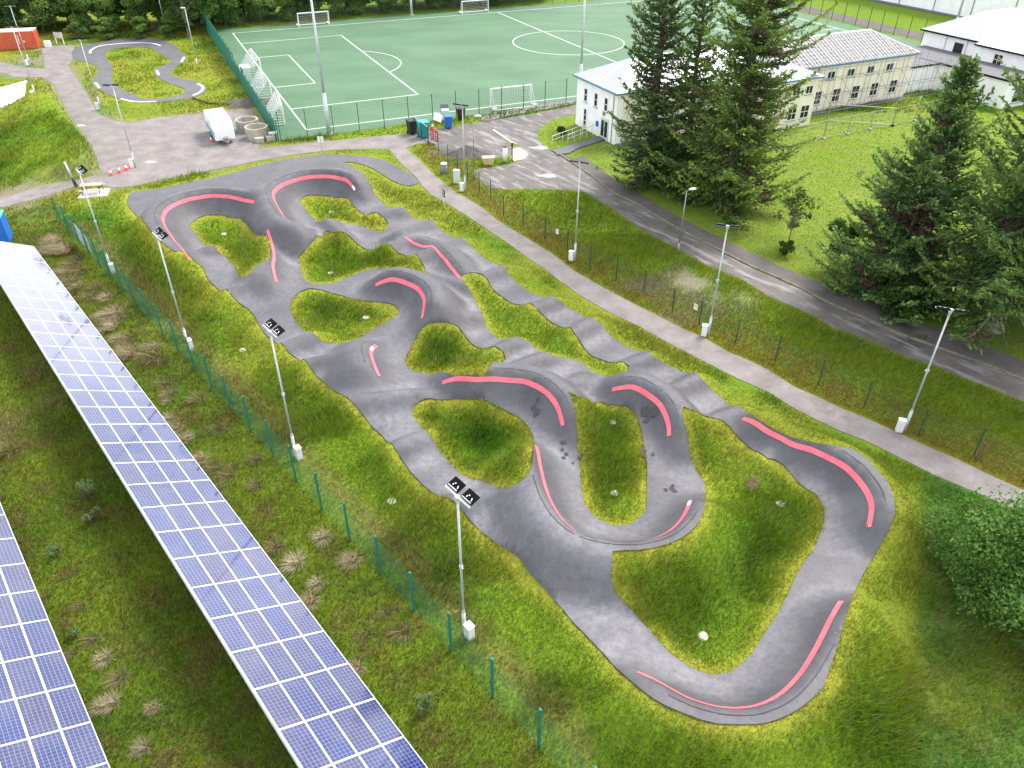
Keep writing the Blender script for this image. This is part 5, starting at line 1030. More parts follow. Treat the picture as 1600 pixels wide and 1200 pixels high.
for p, l in zip(P['cones'], ('leftmost of three traffic cones by the lamp post', 'middle traffic cone of the three by the lamp post', 'rightmost traffic cone, next to the lamp post foot')): cone(p, l, .95)
cone(P['conebin'][0], 'traffic cone between the teal bin and the blue bin', 1.05); cone(P['cone_car'][0], 'small cone at the front wheel of the white trailer', .85)
# gate across the path
a, b = Vector(P['gate'][0]), Vector(P['gate'][1]); L = (b-a).length; r_ = empty('gate', (*a, .03), math.atan2((b-a).y, (b-a).x)); tag(r_, 'green mesh gate between the footpath and the car park', 'gate')
for x in (0, L/2, L): m = MB(); m.box((x,0,.95), (.09,.09,2.0)); m.build('post', MAT['greendark'], r_)
for z in (.2, 1.95): m = MB(); m.tube((0,0,z), (L,0,z), .03, n=6); m.build('rail', MAT['galv'] if z > 1 else MAT['greendark'], r_)
m = MB()
for i in range(1, int(L/.12)): m.tube((i*.12,0,.2), (i*.12,0,1.95), .007, n=3, cap=False)
m.build('mesh_infill', MAT['greendark'], r_)
for p, l in zip(P['redsign'], ('red notice board on the gate fence, left of two', 'red notice board on the gate fence, right of two')):
    r_ = empty('notice_sign', (*p, 0), R(-52)); tag(r_, l, 'sign'); m = MB(); m.box((0,0,.85), (.62,.03,1.15)); m.build('panel', MAT['red'], r_)
    for k in range(4): m = MB(); m.box((.0,-.02,.5+k*.22), (.36-.06*(k % 2),.008,.07)); m.build('lettering', MAT['whitepaint'], r_)
    for s in (-.25, .25): m = MB(); m.tube((s,.04,0), (s,.04,1.4), .025, n=5); m.build('post', MAT['greendark'], r_)
x, y = P['litter'][0]; r_ = empty('litter_bin', (x, y, hz(x, y))); tag(r_, 'round dark grey litter bin on the grass beside the footpath', 'bin')
m = MB(); m.lathe([(.30,0),(.32,.05),(.32,.92)], n=20); m.build('body', MAT['greybin'], r_, True); m = MB(); m.lathe([(.34,.92),(.34,1.0),(.24,1.06),(.01,1.08)], n=20); m.build('hood', MAT['cab'], r_, True)
x, y = P['cabs'][0]; r_ = empty('utility_cabinet', (x, y, hz(x, y)), R(-20)); tag(r_, 'pale green utility cabinet beside the lamp post near the grey litter bin', 'cabinet')
m = MB(); m.box((0,0,.62), (.55,.40,1.24)); soft(m.build('body', MAT['cab'], r_), .03); m = MB(); m.box((0,-.205,.62), (.47,.02,1.1)); m.build('door', MAT['cab'], r_); m = MB(); m.box((0,0,1.27), (.6,.46,.06)); m.build('roof', MAT['cab'], r_)
x, y = P['grit'][0]; r_ = empty('grit_bin', (x, y, .02), R(5)); tag(r_, 'faded yellow grit bin on the weedy strip in the car park', 'bin')
m = MB(); m.frustum((0,0,.02), (.85,.6), (1.25,.85), .72); soft(m.build('body', MAT['yellow'], r_), .03); m = MB(); m.box((0,0,.78), (1.32,.92,.08)); soft(m.build('lid', MAT['paletimber'], r_), .03)
x, y = P['bollard'][0]; r_ = empty('bollard', (x, y, .05)); tag(r_, 'thick white bollard with black top in the car park', 'bollard'); m = MB(); m.lathe([(.24,0),(.24,1.55)], n=18); m.build('body', MAT['whitepaint'], r_, True); m = MB(); m.lathe([(.25,1.55),(.22,1.62),(.01,1.66)], n=18); m.build('cap', MAT['black'], r_)
x, y = P['bpost'][0]; r_ = empty('post', (x+.25, y, .1)); tag(r_, 'slim black post standing beside the white bollard', 'post'); m = MB(); m.tube((0,0,0), (0,0,1.9), .055, n=8); m.build('shaft', MAT['black'], r_); m = MB(); m.box((0,0,1.75), (.2,.14,.4)); m.build('head', MAT['black'], r_)
# gravel heap
def heap(x, y, r, h, label, mat):
    m = MB(); n, k = 28, 7; V = [(0,0,h)]; F = []
    rr = random.Random(5); ph = [rr.uniform(.75, 1.2) for _ in range(n)]
    for j in range(1, k+1):
        for i in range(n):
            a = 2*math.pi*i/n; q = r*j/k*ph[i]; V.append((q*math.cos(a)*1.5, q*math.sin(a), max(-.03, h*(1-j/k)**1.2+rr.uniform(-.05,.06)*(j < k))))
    for i in range(n): F.append((0, 1+i, 1+(i+1) % n))
    for j in range(k-1):
        for i in range(n): F.append((1+j*n+i, 1+(j+1)*n+i, 1+(j+1)*n+(i+1) % n, 1+j*n+(i+1) % n))
    m.add(V, F); o = m.build('gravel_heap', mat, smooth=True, loc=(x, y, .02)); tag(o, label, 'heap')
heap(P['heap'][0][0]+.3, P['heap'][0][1], 1.7, 1.0, 'low heap of grey gravel in the car park by the fence', MAT['heap'])
heap(-33.5, 98.5, 2.2, .7, 'dark soil heap behind the white trailer', MAT['heap'])
# signs by the paths
x, y = P['signs'][0]; r_ = empty('path_sign', (x, y, hz(x, y)), R(8)); tag(r_, 'small white sign on a thin post behind the track platform', 'sign'); m = MB(); m.tube((0,0,0), (0,0,1.2), .03, n=6); m.build('post', MAT['scaff'], r_); m = MB(); m.box((0,-.05,1.35), (.62,.03,.62)); m.build('panel', MAT['whitepaint'], r_); m = MB(); m.box((0,-.07,1.35), (.05,.01,.6)); m.build('divider', MAT['scaff'], r_)
x, y = P['signs'][1]; r_ = empty('path_sign', (x, y, hz(x, y)), R(-60)); tag(r_, 'black and white sign on a white post between track and footpath', 'sign'); m = MB(); m.tube((0,0,0), (0,0,1.45), .035, n=6); m.build('post', MAT['whitepaint'], r_)
m = MB(); m.box((.18,-.05,1.2), (.48,.03,.62)); m.build('panel', MAT['black'], r_); m = MB(); m.box((.12,-.07,1.32), (.2,.01,.12)); m.build('lettering', MAT['whitepaint'], r_); m = MB(); m.box((.2,-.07,1.1), (.28,.01,.09)); m.build('lettering', MAT['whitepaint'], r_)
# picnic table on its slab, leaning pole
sp_ = [Vector(p) for p in P['picnic_slab']]; cx, cy = sum(p.x for p in sp_)/4, sum(p.y for p in sp_)/4
m = MB(); m.prism([tuple(p-Vector((cx, cy))) for p in sp_], -.1, .07); o = m.build('paving_slab', MAT['white_conc'], loc=(cx, cy, hz(cx, cy)+.06)); tag(o, 'pale concrete slab under the picnic table', 'slab')
r_ = empty('picnic_table', (cx-.15, cy+.1, hz(cx, cy)+.13), R(10)); tag(r_, 'weathered wooden picnic table with attached benches at the fence end', 'picnic table')
for k in range(5): m = MB(); m.box((0,-.34+k*.17,.75), (1.9,.15,.045)); m.build('tabletop_plank', MAT['paletimber'], r_)
for s in (-1, 1):
    for k in (0, 1): m = MB(); m.box((0,s*(.68+k*.16),.44), (1.9,.14,.045)); m.build('bench_plank', MAT['paletimber'], r_)
    m = MB(); m.box((s*.7,0,.40), (.05,1.6,.09)); m.build('crossbeam', MAT['timber'], r_)
    for q in (-1, 1): m = MB(); m.tube((s*.74,q*.68,0), (s*.74,q*.22,.73), .05, n=4); m.build('leg', MAT['timber'], r_)
    m = MB(); m.tube((s*.7,0,.42), (s*.15,0,.72), .035, n=4); m.build('brace', MAT['timber'], r_)
x, y = P['post_black'][0]; r_ = empty('pole', (x, y, hz(x, y)), 0); r_.rotation_euler = (R(2), R(-7), 0); tag(r_, 'short pale pole with a thick black lower sleeve behind picnic table', 'pole')
m = MB(); m.tube((0,0,0), (0,0,.95), .17, .13, n=12); m.build('sleeve', MAT['black'], r_, True); m = MB(); m.tube((0,0,.95), (0,0,2.5), .09, n=12); m.build('shaft', MAT['cab'], r_, True)
# white box trailer
ang = math.atan2(84.0-91.0, -32.0+34.4); r_ = empty('box_trailer', (-32.5, 85.2, .03), R(-62)); r_.scale = (.93, .93, .93); tag(r_, 'white box trailer with blue side stripe parked on the gravel', 'trailer')
m = MB(); pr_ = [(-3.0,.45),(-3.05,2.3),(-2.7,2.62),(2.2,2.62),(2.95,1.7),(2.95,.45)]
n = len(pr_); m.add([(x,-1.12,z) for x, z in pr_]+[(x,1.12,z) for x, z in pr_], [tuple(range(n)), tuple(range(n,2*n))[::-1]]+[((i+1) % n, i, n+i, n+(i+1) % n) for i in range(n)]); soft(m.build('body', MAT['trailwhite'], r_), .06, 3)
for s in (-1, 1):
    m = MB(); m.box((-.1,s*1.13,1.0), (5.6,.02,.7)); m.build('stripe', MAT['trailblue'], r_); m = MB(); m.box((-.4,s*1.135,1.75), (1.5,.02,.5)); m.build('side_window', MAT['cab'], r_)
    m = MB(); m.tube((-.5,s*1.05,.32), (-.5,s*1.2,.32), .32, n=14); w_ = m.build('wheel', MAT['rubber'], r_); m = MB(); m.tube((-.5,s*1.2,.32), (-.5,s*1.215,.32), .17, n=12); m.build('rim', MAT['galv'], w_)
m = MB(); m.tube((2.9,-.6,.5), (4.2,0,.5), .05, n=6); m.tube((2.9,.6,.5), (4.2,0,.5), .05, n=6); m.box((3.3,0,.62), (.6,.5,.4)); m.build('drawbar', MAT['scaff'], r_); m = MB(); m.tube((4.1,0,.0), (4.1,0,.7), .04, n=6); m.build('jockey_wheel', MAT['scaff'], r_)
m = MB(); m.box((-1.6,.1,2.66), (1.5,.10,.06)); m.build('roof_vent', MAT['greybin'], r_); m = MB(); m.box((1.0,0,2.64), (.5,.5,.05)); m.build('roof_hatch', MAT['cab'], r_)
# concrete rings and blocks
for (x, y), z0, l in zip(((-30.2, 87.6), (-28.4, 85.0)), (0, 0), ('rear concrete ring stood beside the boarded fence', 'front concrete ring with weathered rim beside the white trailer')):
    m = MB(); m.lathe([(1.25,0),(1.25,1.25),(1.08,1.25),(1.08,.05),(.01,.05)], n=36); o = m.build('concrete_ring', MAT['concrete'], loc=(x, y, .02)); tag(o, l, 'concrete ring', 'concrete rings')
for (x, y), sz, rz, l in (((-27.75,83.3), (.95,.6,.55), R(10), 'concrete block in front of the front ring'), ((-26.7,84.0), (.95,.6,.5), R(18), 'concrete block nearest the green boarded fence')):
    m = MB(); m.box((0,0,sz[2]/2), sz); o = soft(m.build('concrete_block', MAT['concrete'], loc=(x, y, .0), rot=(0,0,rz)), .03); tag(o, l, 'block', 'concrete blocks')
m = MB(); m.box((0,0,.7), (.95,.3,.2)); m.box((0,0,.3), (.2,.2,.6)); o = m.build('concrete_block', MAT['white_conc'], loc=(-26.5,84.5,0), rot=(0,0,R(15))); tag(o, 'pale stone block with a cap beside the boarded fence', 'block')
m = MB(); m.path([(-41,100.5,.12),(-38,98,.12),(-35,97.6,.12),(-31,98.5,.12)], .10, 6); o = m.build('drain_pipe', MAT['black']); tag(o, 'black drain pipe lying on the ground behind the white trailer', 'pipe')
# ---------------------------------------------------------------- container and things by the wood
c0, c1 = Vector(P['container'][0]), Vector(P['container'][1]); d = (c0-c1).normalized(); r_ = empty('shipping_container', (*(c0-d*6.05+Vector((-d.y, d.x))*1.22), .05), math.atan2(d.y, d.x)); tag(r_, 'orange red shipping container with a pale roof at the left edge', 'container')
m = MB()
k = 62; xs = [-6.0+12.0*i/k for i in range(k+1)]
for s in (-1, 1):
    for i in range(k):
        o0 = s*(1.2+(.035 if (i//1) % 2 else 0)); o1 = s*(1.2+(.035 if (i+1) % 2 else 0)); m.add([(xs[i],o0,.1),(xs[i+1],o1,.1),(xs[i+1],o1,2.5),(xs[i],o0,2.5)], [(0,1,2,3) if s < 0 else (3,2,1,0)])
m.box((6.03,0,1.3), (.06,2.44,2.5)); m.box((-6.03,0,1.3), (.06,2.44,2.5)); m.box((0,0,.08), (12.1,2.44,.14)); m.build('body', MAT['orange'], r_)
m = MB(); m.box((0,0,2.55), (12.15,2.5,.12)); m.build('roof', MAT['pinkroof'], r_)
for x in (-5.9, 5.9): 
    for s in (-1.2, 1.2): m = MB(); m.box((x,s,1.3), (.18,.16,2.6)); m.build('corner_post', MAT['orange'], r_)
for x in (-2.6, -.6): m = MB(); m.box((x,-1.24,.09), (.4,.05,.12)); m.build('fork_pocket', MAT['black'], r_)
m = MB(); m.box((3.7,-1.26,1.4), (.10,.02,1.3)); m.box((4.4,-1.26,1.1), (.22,.02,.2)); m.box((4.15,-1.26,2.0), (.08,.02,.35)); m.build('white_marking', MAT['whitepaint'], r_)
x, y = P['white_box'][0]; m = MB(); m.box((0,0,.4), (.9,.7,.8)); m.box((0,0,.83), (1.0,.8,.06)); o = soft(m.build('utility_box', MAT['whitepaint'], loc=(x+1.2, y, 0), rot=(0,0,R(15))), .03); tag(o, 'small white utility box at the end of the orange container', 'box')
x, y = P['noticeboard'][0]; r_ = empty('noticeboard', (x, y, .02), R(-10)); tag(r_, 'grey notice board on two posts before the hedge', 'sign')
for s in (-.65, .65): m = MB(); m.box((s,0,.9), (.1,.1,1.8)); m.build('post', MAT['whitepaint'], r_)
m = MB(); m.box((0,-.03,1.35), (1.3,.05,.85)); m.build('panel', MAT['galv'], r_)
x, y = P['blue_box'][0]; r_ = empty('blue_cabinet', (x-1.0, y+.6, 0), R(20)); tag(r_, 'bright blue cabinet cut by the left edge above the solar panels', 'cabinet'); m = MB(); m.box((0,0,1.1), (2.4,1.6,2.2)); soft(m.build('body', MAT['blue'], r_), .04); m = MB(); m.box((0,0,2.24), (2.5,1.7,.08)); m.build('roof', MAT['trailblue'], r_)
x, y = 25.15, 31.25; m = MB(); m.box((0,0,.45), (.1,.1,1.1)); o = m.build('timber_stump', MAT['rust'], loc=(x, y, 0), rot=(R(-8), R(10), 0)); tag(o, 'short rusty stub post in the grass right of the footpath', 'post')
# drain lids
for (x, y), l in zip(P['drains'], ('pale drain lid in the grass island at the top left of the track', 'pale drain lid in the small island inside the top right bend', 'pale drain lid in the humped island left of centre', 'pale drain lid on the dark green wedge island', 'pale drain lid on the rounded island at the middle of the track', 'upper drain lid on the narrow island between two bends', 'lower drain lid on the narrow island between two bends', 'drain lid near the right edge of the largest island', 'white drain lid at the lower end of the largest island', 'pale drain lid in the bank left of the nearest lamp post', 'pale drain lid in the bank by the third lamp post')):
    m = MB(); m.lathe([(.23,-.2),(.23,.04),(.19,.06),(.01,.07)], n=18); o = m.build('ground_drain', MAT['drainm'], loc=(x, y, hz(x, y)+.02)); tag(o, l, 'drain', 'drain lids in the grass')
x, y = P['patch'][0]; o = blob('bare_patch', x, y, .45, MAT['soil'], None, lambda a, b: lookup(gz, a, b), .02, 77); tag(o, 'small bare brown patch in the largest grass island', 'soil patch')
# puddles
for (x, y), r, l in ((P['puddle'][0], 1.0, 'bright puddle at the kerb by the entrance ramp'), (P['puddles'][0], .7, 'small bright puddle at the edge of the gravel path'), (P['puddles'][1], .7, 'pale puddle on the gravel by the traffic cones'), ((3.3,73.5), 1.0, 'long thin puddle on the road below the ramp')):
    o = blob('puddle', x, y, r, MAT['puddle'], None, flat(.034), .004, int(r*100), sx=1.3); tag(o, l, 'puddle', 'puddles')

# ---------------------------------------------------------------- vegetation
def leaf_quads(c, d, up, ln, wd):
    """quads centred on c along d, width along d x up"""
    s = np.cross(d, up); s /= np.linalg.norm(s, axis=1)[:, None]+1e-9
    a, b = d*ln[:, None]/2, s*wd[:, None]/2
    V = np.stack([c-a-b*.5, c-a+b*.5, c+a*.6+b, c+a*.6-b], 1); n = len(c)
    return V.reshape(-1, 3), np.arange(4*n).reshape(n, 4)
def unit(v): return v/(np.linalg.norm(v, axis=-1, keepdims=True)+1e-9)
def conifer(name, p, h, r, seed, label, lean=(0,0), nb=105, base=.06, c1=(.030,.060,.018), c2=(.075,.125,.025), quad=.37, pw=.75, barkm=None, sparse=1.0, group='big spruces by the road'):
    g = np.random.default_rng(seed); root = empty(name, (*p, hz(*p) if abs(p[0]) < 60 else 0)); tag(root, label, 'tree', group)
    trunk = MB(); tr = h*.018+.08; lx, ly = lean
    ax = lambda t: np.array([lx*t*t*h+.12*math.sin(t*7+seed), ly*t*t*h+.12*math.cos(t*5), t*h])
    ks = [0, .02, .06, .2, .4, .6, .8, 1.0]
    for a, b in zip(ks, ks[1:]): trunk.tube(ax(a)-(np.array([0,0,.2]) if a == 0 else 0), ax(b), max(.02, tr*(1-a)+(.7*tr if a == 0 else 0)+(.25*tr if a == .02 else 0)), max(.02, tr*(1-b)+(.25*tr if b == .02 else 0)), n=9, cap=False)
    C, Dr, Ln = [], [], []; tipw = []
    for i in range(nb):
        t = base+(1-base)*(i+g.random())/nb; t = min(t, .985)
        az = i*2.39996+g.uniform(-.5,.5); L = r*(min(1, (1-t)*1.02)**pw)*g.uniform(.55,1.12)*(0.75+.5*math.sin(az*2+seed)**2*.6)+.35
        el = math.radians(g.uniform(-12, 8)+42*t**1.3); s0 = ax(t); hd = np.array([math.cos(az), math.sin(az), 0])
        m = 7; pts = []
        for k in range(m+1):
            f = k/m; pts.append(s0+hd*L*f*math.cos(el)+np.array([0,0,1])*(L*f*math.sin(el)-.20*L*math.sin(f*math.pi*.8)*(1-t)+.20*L*f**3))
        pts = np.array(pts); rb = .012*L+.02
        for k in range(m): trunk.tube(pts[k], pts[k+1], rb*(1-k/m)+.008, rb*(1-(k+1)/m)+.006, n=4, cap=False)
        side = np.array([-hd[1], hd[0], 0]); nt = max(4, int(L/.27*sparse))
        for q in range(nt):
            f = .07+.93*(q+g.random())/nt; kk = min(int(f*m), m-1); o = pts[kk]+(pts[kk+1]-pts[kk])*(f*m-kk); fw = unit(pts[kk+1]-pts[kk])
            for s in (-1, 1):
                tl = (.34*L*(1-f)+.35)*g.uniform(.6,1.15); td = unit(fw*.75+side*s*g.uniform(.6,1.0)+np.array([0,0,g.uniform(-.28,.14)]))
                n = max(3, int(tl/.125)); u = (np.arange(n)+g.random(n))/n
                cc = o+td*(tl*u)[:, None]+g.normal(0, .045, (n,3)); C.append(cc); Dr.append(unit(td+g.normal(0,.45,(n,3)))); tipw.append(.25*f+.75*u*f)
            C.append(o[None]+g.normal(0,.05,(2,3))); Dr.append(unit(fw+g.normal(0,.4,(2,3)))); tipw.append(np.full(2, f))
    for k in range(26):   # leader
        t = .9+.1*k/26; C.append(ax(t)[None]+g.normal(0,.10,(3,3))); Dr.append(unit(np.array([0,0,.8])+g.normal(0,.6,(3,3)))); tipw.append(np.full(3,.8))
    C, Dr, tw = np.vstack(C), np.vstack(Dr), np.concatenate(tipw); n = len(C)
    up = unit(np.array([0,0,1])+g.normal(0,.45,(n,3)))
    V, F = leaf_quads(C, Dr, up, g.uniform(.6,1.25,n)*quad, g.uniform(.6,1.2,n)*quad*.42)
    clump = vn(C[:,0]*1.0+C[:,2], C[:,1]+C[:,2]*.7, 1.4, seed)
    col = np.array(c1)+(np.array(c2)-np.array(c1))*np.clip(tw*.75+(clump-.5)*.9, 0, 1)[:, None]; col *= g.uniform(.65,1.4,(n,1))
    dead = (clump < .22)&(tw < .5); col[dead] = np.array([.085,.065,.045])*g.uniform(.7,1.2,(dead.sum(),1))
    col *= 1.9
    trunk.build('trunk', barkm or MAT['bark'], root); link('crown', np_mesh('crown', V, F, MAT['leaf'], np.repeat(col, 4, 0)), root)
    return root
cf = P['conif']
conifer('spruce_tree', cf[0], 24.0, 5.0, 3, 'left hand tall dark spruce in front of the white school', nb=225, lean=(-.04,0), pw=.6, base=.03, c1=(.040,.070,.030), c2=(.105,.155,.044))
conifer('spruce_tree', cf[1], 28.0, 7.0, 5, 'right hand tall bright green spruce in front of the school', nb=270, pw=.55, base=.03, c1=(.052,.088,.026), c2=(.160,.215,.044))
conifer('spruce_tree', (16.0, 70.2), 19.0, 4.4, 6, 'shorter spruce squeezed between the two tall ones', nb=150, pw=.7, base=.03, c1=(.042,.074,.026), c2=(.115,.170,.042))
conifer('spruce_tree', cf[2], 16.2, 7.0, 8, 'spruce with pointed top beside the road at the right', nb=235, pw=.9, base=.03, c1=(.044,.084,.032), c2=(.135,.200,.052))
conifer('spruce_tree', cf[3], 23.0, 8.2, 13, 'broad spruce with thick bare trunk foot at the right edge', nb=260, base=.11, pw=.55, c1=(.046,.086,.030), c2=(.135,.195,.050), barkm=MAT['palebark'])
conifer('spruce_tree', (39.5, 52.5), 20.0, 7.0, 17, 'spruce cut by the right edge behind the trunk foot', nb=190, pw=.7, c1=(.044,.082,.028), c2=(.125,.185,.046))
def leafy(V_, nleaf, size, c1, c2, seed, clumps, h, spread, lo=.3):
    """crown of leaf quads spread over irregular clumps; returns V, F, col and clump centres"""
    g = np.random.default_rng(seed); cen = []
    for k in range(clumps):
        z = lo+(1-lo)*g.random()**.8; w_ = math.sin(math.pi*min(1, max(.08, (z-lo*.7)/(1.04-lo*.7))))**.6
        a = g.uniform(0, 2*np.pi); q = spread*w_*math.sqrt(g.random())*g.uniform(.6,1.05); cen.append((q*math.cos(a), q*math.sin(a), z*h))
    cen = np.array(cen); k = g.integers(0, clumps, nleaf); rad = g.uniform(.6, 1.25, clumps)*spread*.33
    d = unit(g.normal(0,1,(nleaf,3))); rr = g.random(nleaf)**.45*rad[k]; c = cen[k]+d*rr[:,None]*np.array([1.15,1.15,.8])
    dr = unit(g.normal(0,1,(nleaf,3))*np.array([1,1,.6])); up = unit(d*.7+np.array([0,0,.7])+g.normal(0,.5,(nleaf,3)))
    V, F = leaf_quads(c, dr, up, g.uniform(.6,1.3,nleaf)*size, g.uniform(.6,1.2,nleaf)*size*.75)
    tone = g.random(clumps)[k]*.6+.4*g.random(nleaf); col = np.array(c1)+(np.array(c2)-np.array(c1))*tone[:,None]; col *= g.uniform(.75,1.3,(nleaf,1))
    return V, F, np.repeat(col, 4, 0), cen
def limbs(cen, h, r, seed, n=10):
    m = MB(); g = random.Random(seed); top = Vector((0,0,h*.62)); m.tube((0,0,-.2), (0,0,h*.3), r, r*.7, n=8, cap=False); m.tube((0,0,h*.3), top, r*.7, r*.3, n=7, cap=False)
    for i in range(min(n, len(cen))):
        c = Vector(cen[i]); s = Vector((0,0,min(h*.6, max(h*.15, c.z*.55)))); mid = s.lerp(c, .5)+Vector((g.uniform(-.1,.1)*h*.3, g.uniform(-.1,.1)*h*.3, .03*h)); m.tube(s, mid, r*.38, r*.24, n=5, cap=False); m.tube(mid, c, r*.24, r*.07, n=5, cap=False)
    return m
def broad_tree(name, p, h, spread, nleaf, size, c1, c2, seed, label, clumps=26, lo=.3, tr=.16, cat='tree', group=None, bark='bark', rz=0):
    root = empty(name, (*p, hz(*p)), rz); tag(root, label, cat, group)
    V, F, col, cen = leafy(None, nleaf, size, c1, c2, seed, clumps, h, spread, lo)
    limbs(cen, h, tr, seed, 14).build('trunk' if cat == 'tree' else 'stem', MAT[bark], root); link('crown' if cat == 'tree' else 'foliage', np_mesh('crown', V, F, MAT['leaf'], col), root); return root
G1, G2 = (.035,.075,.016), (.085,.145,.03)
broad_tree('young_tree', P['smalltrees'][0], 4.7, 1.7, 900, .22, (.05,.08,.025), (.11,.16,.04), 21, 'thin half bare young tree on the lawn left of two', 22, .35, .09, bark='palebark', group='young trees on the lawn')
broad_tree('young_tree', P['smalltrees'][1], 3.8, 1.4, 3200, .20, (.04,.09,.02), (.09,.155,.035), 22, 'small leafy green tree on the lawn beside the spruce', 20, .4, .08, group='young trees on the lawn')
broad_tree('shrub', P['bushes'][0], 1.0, .9, 1200, .16, G1, G2, 23, 'low green bush at the foot of the half bare young tree', 8, .2, .04, cat='shrub')
broad_tree('shrub', (14.0, 69.6), 4.6, 1.9, 3500, .24, G1, (.075,.13,.03), 24, 'bushy shrub with bare stems under the left spruce', 16, .25, .08, cat='shrub')
broad_tree('shrub', (16.5, 67.5), 2.2, 2.4, 3000, .22, G1, (.07,.125,.028), 25, 'low bush between the two tall spruces', 14, .2, .06, cat='shrub')
broad_tree('shrub', (27.4, 47.0), 2.0, 2.6, 4000, .20, (.03,.07,.016), (.07,.13,.03), 26, 'low dark undergrowth below the pointed spruce', 16, .15, .05, cat='shrub')
broad_tree('shrub', P['shrubb'][0], 1.1, 1.0, 1400, .16, (.02,.05,.015), (.05,.10,.03), 27, 'round dark shrub on the little lawn by the ramp', 8, .2, .05, cat='shrub')
broad_tree('broadleaf_tree', (20.7, 22.4), 4.6, 3.1, 20000, .15, (.055,.125,.022), (.17,.30,.075), 28, 'bright leafy bush tree at the lower right edge', 44, .15, .12)
broad_tree('shrub', (21.6, 18.2), 2.4, 2.0, 7000, .15, (.05,.11,.022), (.14,.25,.06), 29, 'lower leafy shrub below the bush tree at the right edge', 22, .15, .06, cat='shrub')
broad_tree('birch_tree', P['birch'][0], 9.5, 3.0, 7000, .30, (.055,.095,.03), (.12,.18,.055), 30, 'pale airy birch at the wood edge left of the boarded fence', 34, .18, .16, bark='palebark')
# far wood: individual trees, four crown shapes shared
FV = []
for k in range(5):
    hh, sp2 = 10.0, 3.6
    V, F, col, cen = leafy(None, 9000, .45, [(.028,.060,.016),(.035,.075,.018),(.030,.058,.02),(.045,.085,.02),(.038,.07,.022)][k], [(.075,.13,.03),(.095,.155,.035),(.07,.115,.032),(.10,.15,.038),(.10,.15,.04)][k], 50+k, 36, hh, sp2, .12)
    col = col*2.1
    FV.append((limbs(cen, hh, .18, k, 8).mesh('trunk', MAT['bark']), np_mesh('crown', V, F, MAT['leaf'], col)))
def wood_tree(x, y, s, label, group, k):
    root = empty('wood_tree', (x, y, 0), random.uniform(0, 6.28)); root.scale = (s*random.uniform(.9,1.15), s*random.uniform(.9,1.15), s*random.uniform(.85,1.15)); tag(root, label, 'tree', group)
    link('trunk', FV[k][0], root); link('crown', FV[k][1], root)
random.seed(12)
ORD = ['first','second','third','fourth','fifth','sixth','seventh','eighth','ninth','tenth','eleventh','twelfth','thirteenth','fourteenth','fifteenth']
ROW = ['front', 'middle', 'back']
for row, off in enumerate((0, 4.5, 9.5)):
    for i in range(13):
        x = -116+i*5.3+random.uniform(-1.2,1.2)+row*2; wood_tree(x, 137.5+off+(x+116)*.085+random.uniform(-1,1), random.uniform(.75,1.05)+.12*row, '%s leafy tree from the left, %s row of the wood behind the small track' % (ORD[i], ROW[row]), 'trees in the wood at the top left', random.randrange(5))
for row, off in enumerate((3.0, 7.0, 12.0)):
    for i in range(15):
        x, y = pitch(-4+i*4.7+random.uniform(-1,1)+row*1.7, PW+4.2+off+random.uniform(-.8,.8)); wood_tree(x, y, random.uniform(.62,.85)+.14*row, '%s leafy tree from the left, %s row of trees beyond the football pitch' % (ORD[i], ROW[row]), 'trees behind the pitch', random.randrange(5))
hn = 0
for i in range(12):
    x = -112+i*5.0; y = 132.6+(x+112)*.085+random.uniform(-.5,.5)
    if -84 < x < -73: continue
    root = empty('hedge_bush', (x, y, -.2), random.uniform(0, 6)); s = random.uniform(.24,.32); root.scale = (s*2.2, s*1.5, s); tag(root, '%s low scrubby bush from the left in the hedge before the wood' % ORD[hn], 'shrub', 'hedge bushes'); hn += 1; link('stem', FV[3][0], root); link('foliage', FV[3][1], root)
# ---------------------------------------------------------------- rush tussocks and weeds in the solar field
def tussock_mesh(seed, n=300, straw=.75, straw_c=(.36,.29,.17)):
    g = np.random.default_rng(seed); a = g.uniform(0, 2*np.pi, n); rb = .20*np.sqrt(g.random(n)); L = g.uniform(.3, 1.1, n); ln = g.uniform(.25, 1.15, n)
    wx, wy = -.45, -.40
    b0 = np.column_stack([rb*np.cos(a), rb*np.sin(a), np.full(n,-.05)]); d = np.column_stack([np.cos(a)*ln+wx, np.sin(a)*ln+wy, np.full(n,.9)]); d = unit(d)
    mid = b0+d*(L*.55)[:,None]; tip = mid+unit(d*np.array([1.3,1.3,.25]))*(L*.5)[:,None]
    wd = .013; s = np.column_stack([-np.sin(a), np.cos(a), np.zeros(n)])*wd
    V = np.stack([b0-s, b0+s, mid+s*.8, mid-s*.8, tip], 1).reshape(-1,3); i = np.arange(n)*5
    F = np.vstack([np.stack([i,i+1,i+2],1), np.stack([i,i+2,i+3],1), np.stack([i+3,i+2,i+4],1)])
    pal = np.where(g.random(n)[:,None] < straw, np.array(straw_c), np.array([.15,.16,.045])); col = pal*g.uniform(.55,1.25,(n,1))
    return np_mesh('rush_tussock', V, F, MAT['blade'], np.repeat(col,5,0))
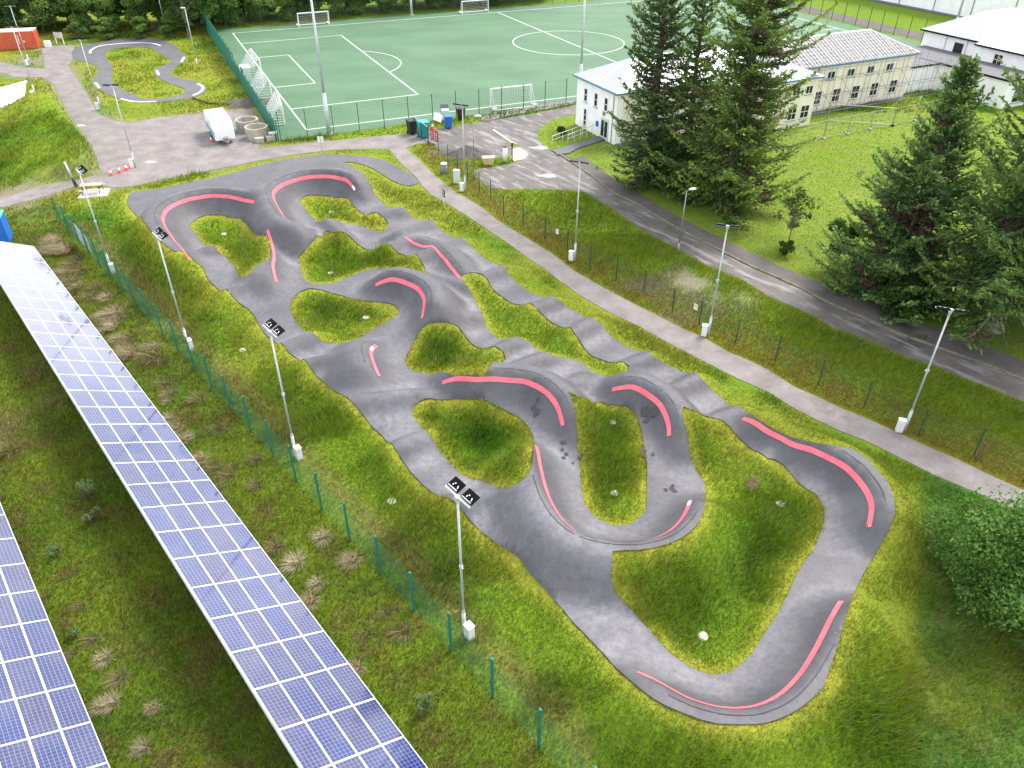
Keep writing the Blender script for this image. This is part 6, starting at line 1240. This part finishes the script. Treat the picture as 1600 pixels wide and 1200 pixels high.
TM = [tussock_mesh(70+k, n=(340,240,190,300,260)[k], straw=(.85,.6,.45,.9,.5)[k], straw_c=[(.52,.43,.29),(.42,.34,.20),(.36,.31,.17),(.56,.48,.34),(.40,.31,.20)][k]) for k in range(5)]
TONE = ('pale straw', 'brown', 'greenish', 'whitish straw', 'olive brown')
N_EXTRA = 0
for q in range(26):      # the crowded stand of tussocks at the far end of the strip
    t = random.uniform(1.2, 9.5); px_, py_ = on_line(fpts, t); w_ = random.uniform(1.0, 5.2); P['tussocks'].append((px_+FD[1]*w_, py_-FD[0]*w_)); N_EXTRA += 1
items = []
for i, (x, y) in enumerate(P['tussocks']):
    s = random.uniform(.6,1.2)*(.62 if 48 <= i < 60 else (1.2 if i < 22 or i >= len(P['tussocks'])-1-N_EXTRA else .72)); k = (i*7+i//3) % 5
    items.append((x, y, s, k, 48 <= i < 60))
used = {}
for x, y, s, k, between in sorted(items, key=lambda q: -q[1]):
    fs = float(fence_side(np.array(x), np.array(y))); size = 'small' if s < .68 else ('large' if s > .95 else 'medium')
    j = int(np.argmin([math.hypot(x-p[0], y-p[1]) for p in P['lamps_left']])); near = ('nearest', 'second', 'third', 'farthest')[j]
    place = 'between the two solar rows' if between else ('close to the green fence' if fs < 2.2 else ('against the solar panels' if fs > 4.2 else 'midway from fence to panels'))
    lab = '%s %s rush tussock %s, by the %s lamp' % (size, TONE[k], place, near); n = used.get(lab, 0); used[lab] = n+1
    if n: lab = '%s %s rush tussock %s, by the %s lamp, %s along' % (size, TONE[k], place, near, ORD[n])
    o = link('rush_tussock', TM[k], None, (x, y, hz(x, y)), (0,0,random.uniform(-.5,.5)), (s*1.1, s*1.1, s*random.uniform(.5,.85))); tag(o, lab, 'grass tussock', 'rush tussocks in the solar field')
for (x, y), h, l in zip(P['shrubs'], (1.3, .8, .6, .9, .5), ('pale green sapling under the edge of the long solar row', 'smaller pale sapling below the first one in the solar field', 'tiny pale weed near the short solar row', 'bright yellow green weed at the bottom beside the panels', 'small blue green weed beside the short solar row')):
    broad_tree('weed', (x, y), h, h*.55, 420, .10, (.085,.13,.05), (.17,.24,.10), int(h*100), l, 9, .15, .02, cat='weed', group='saplings and weeds in the solar field')
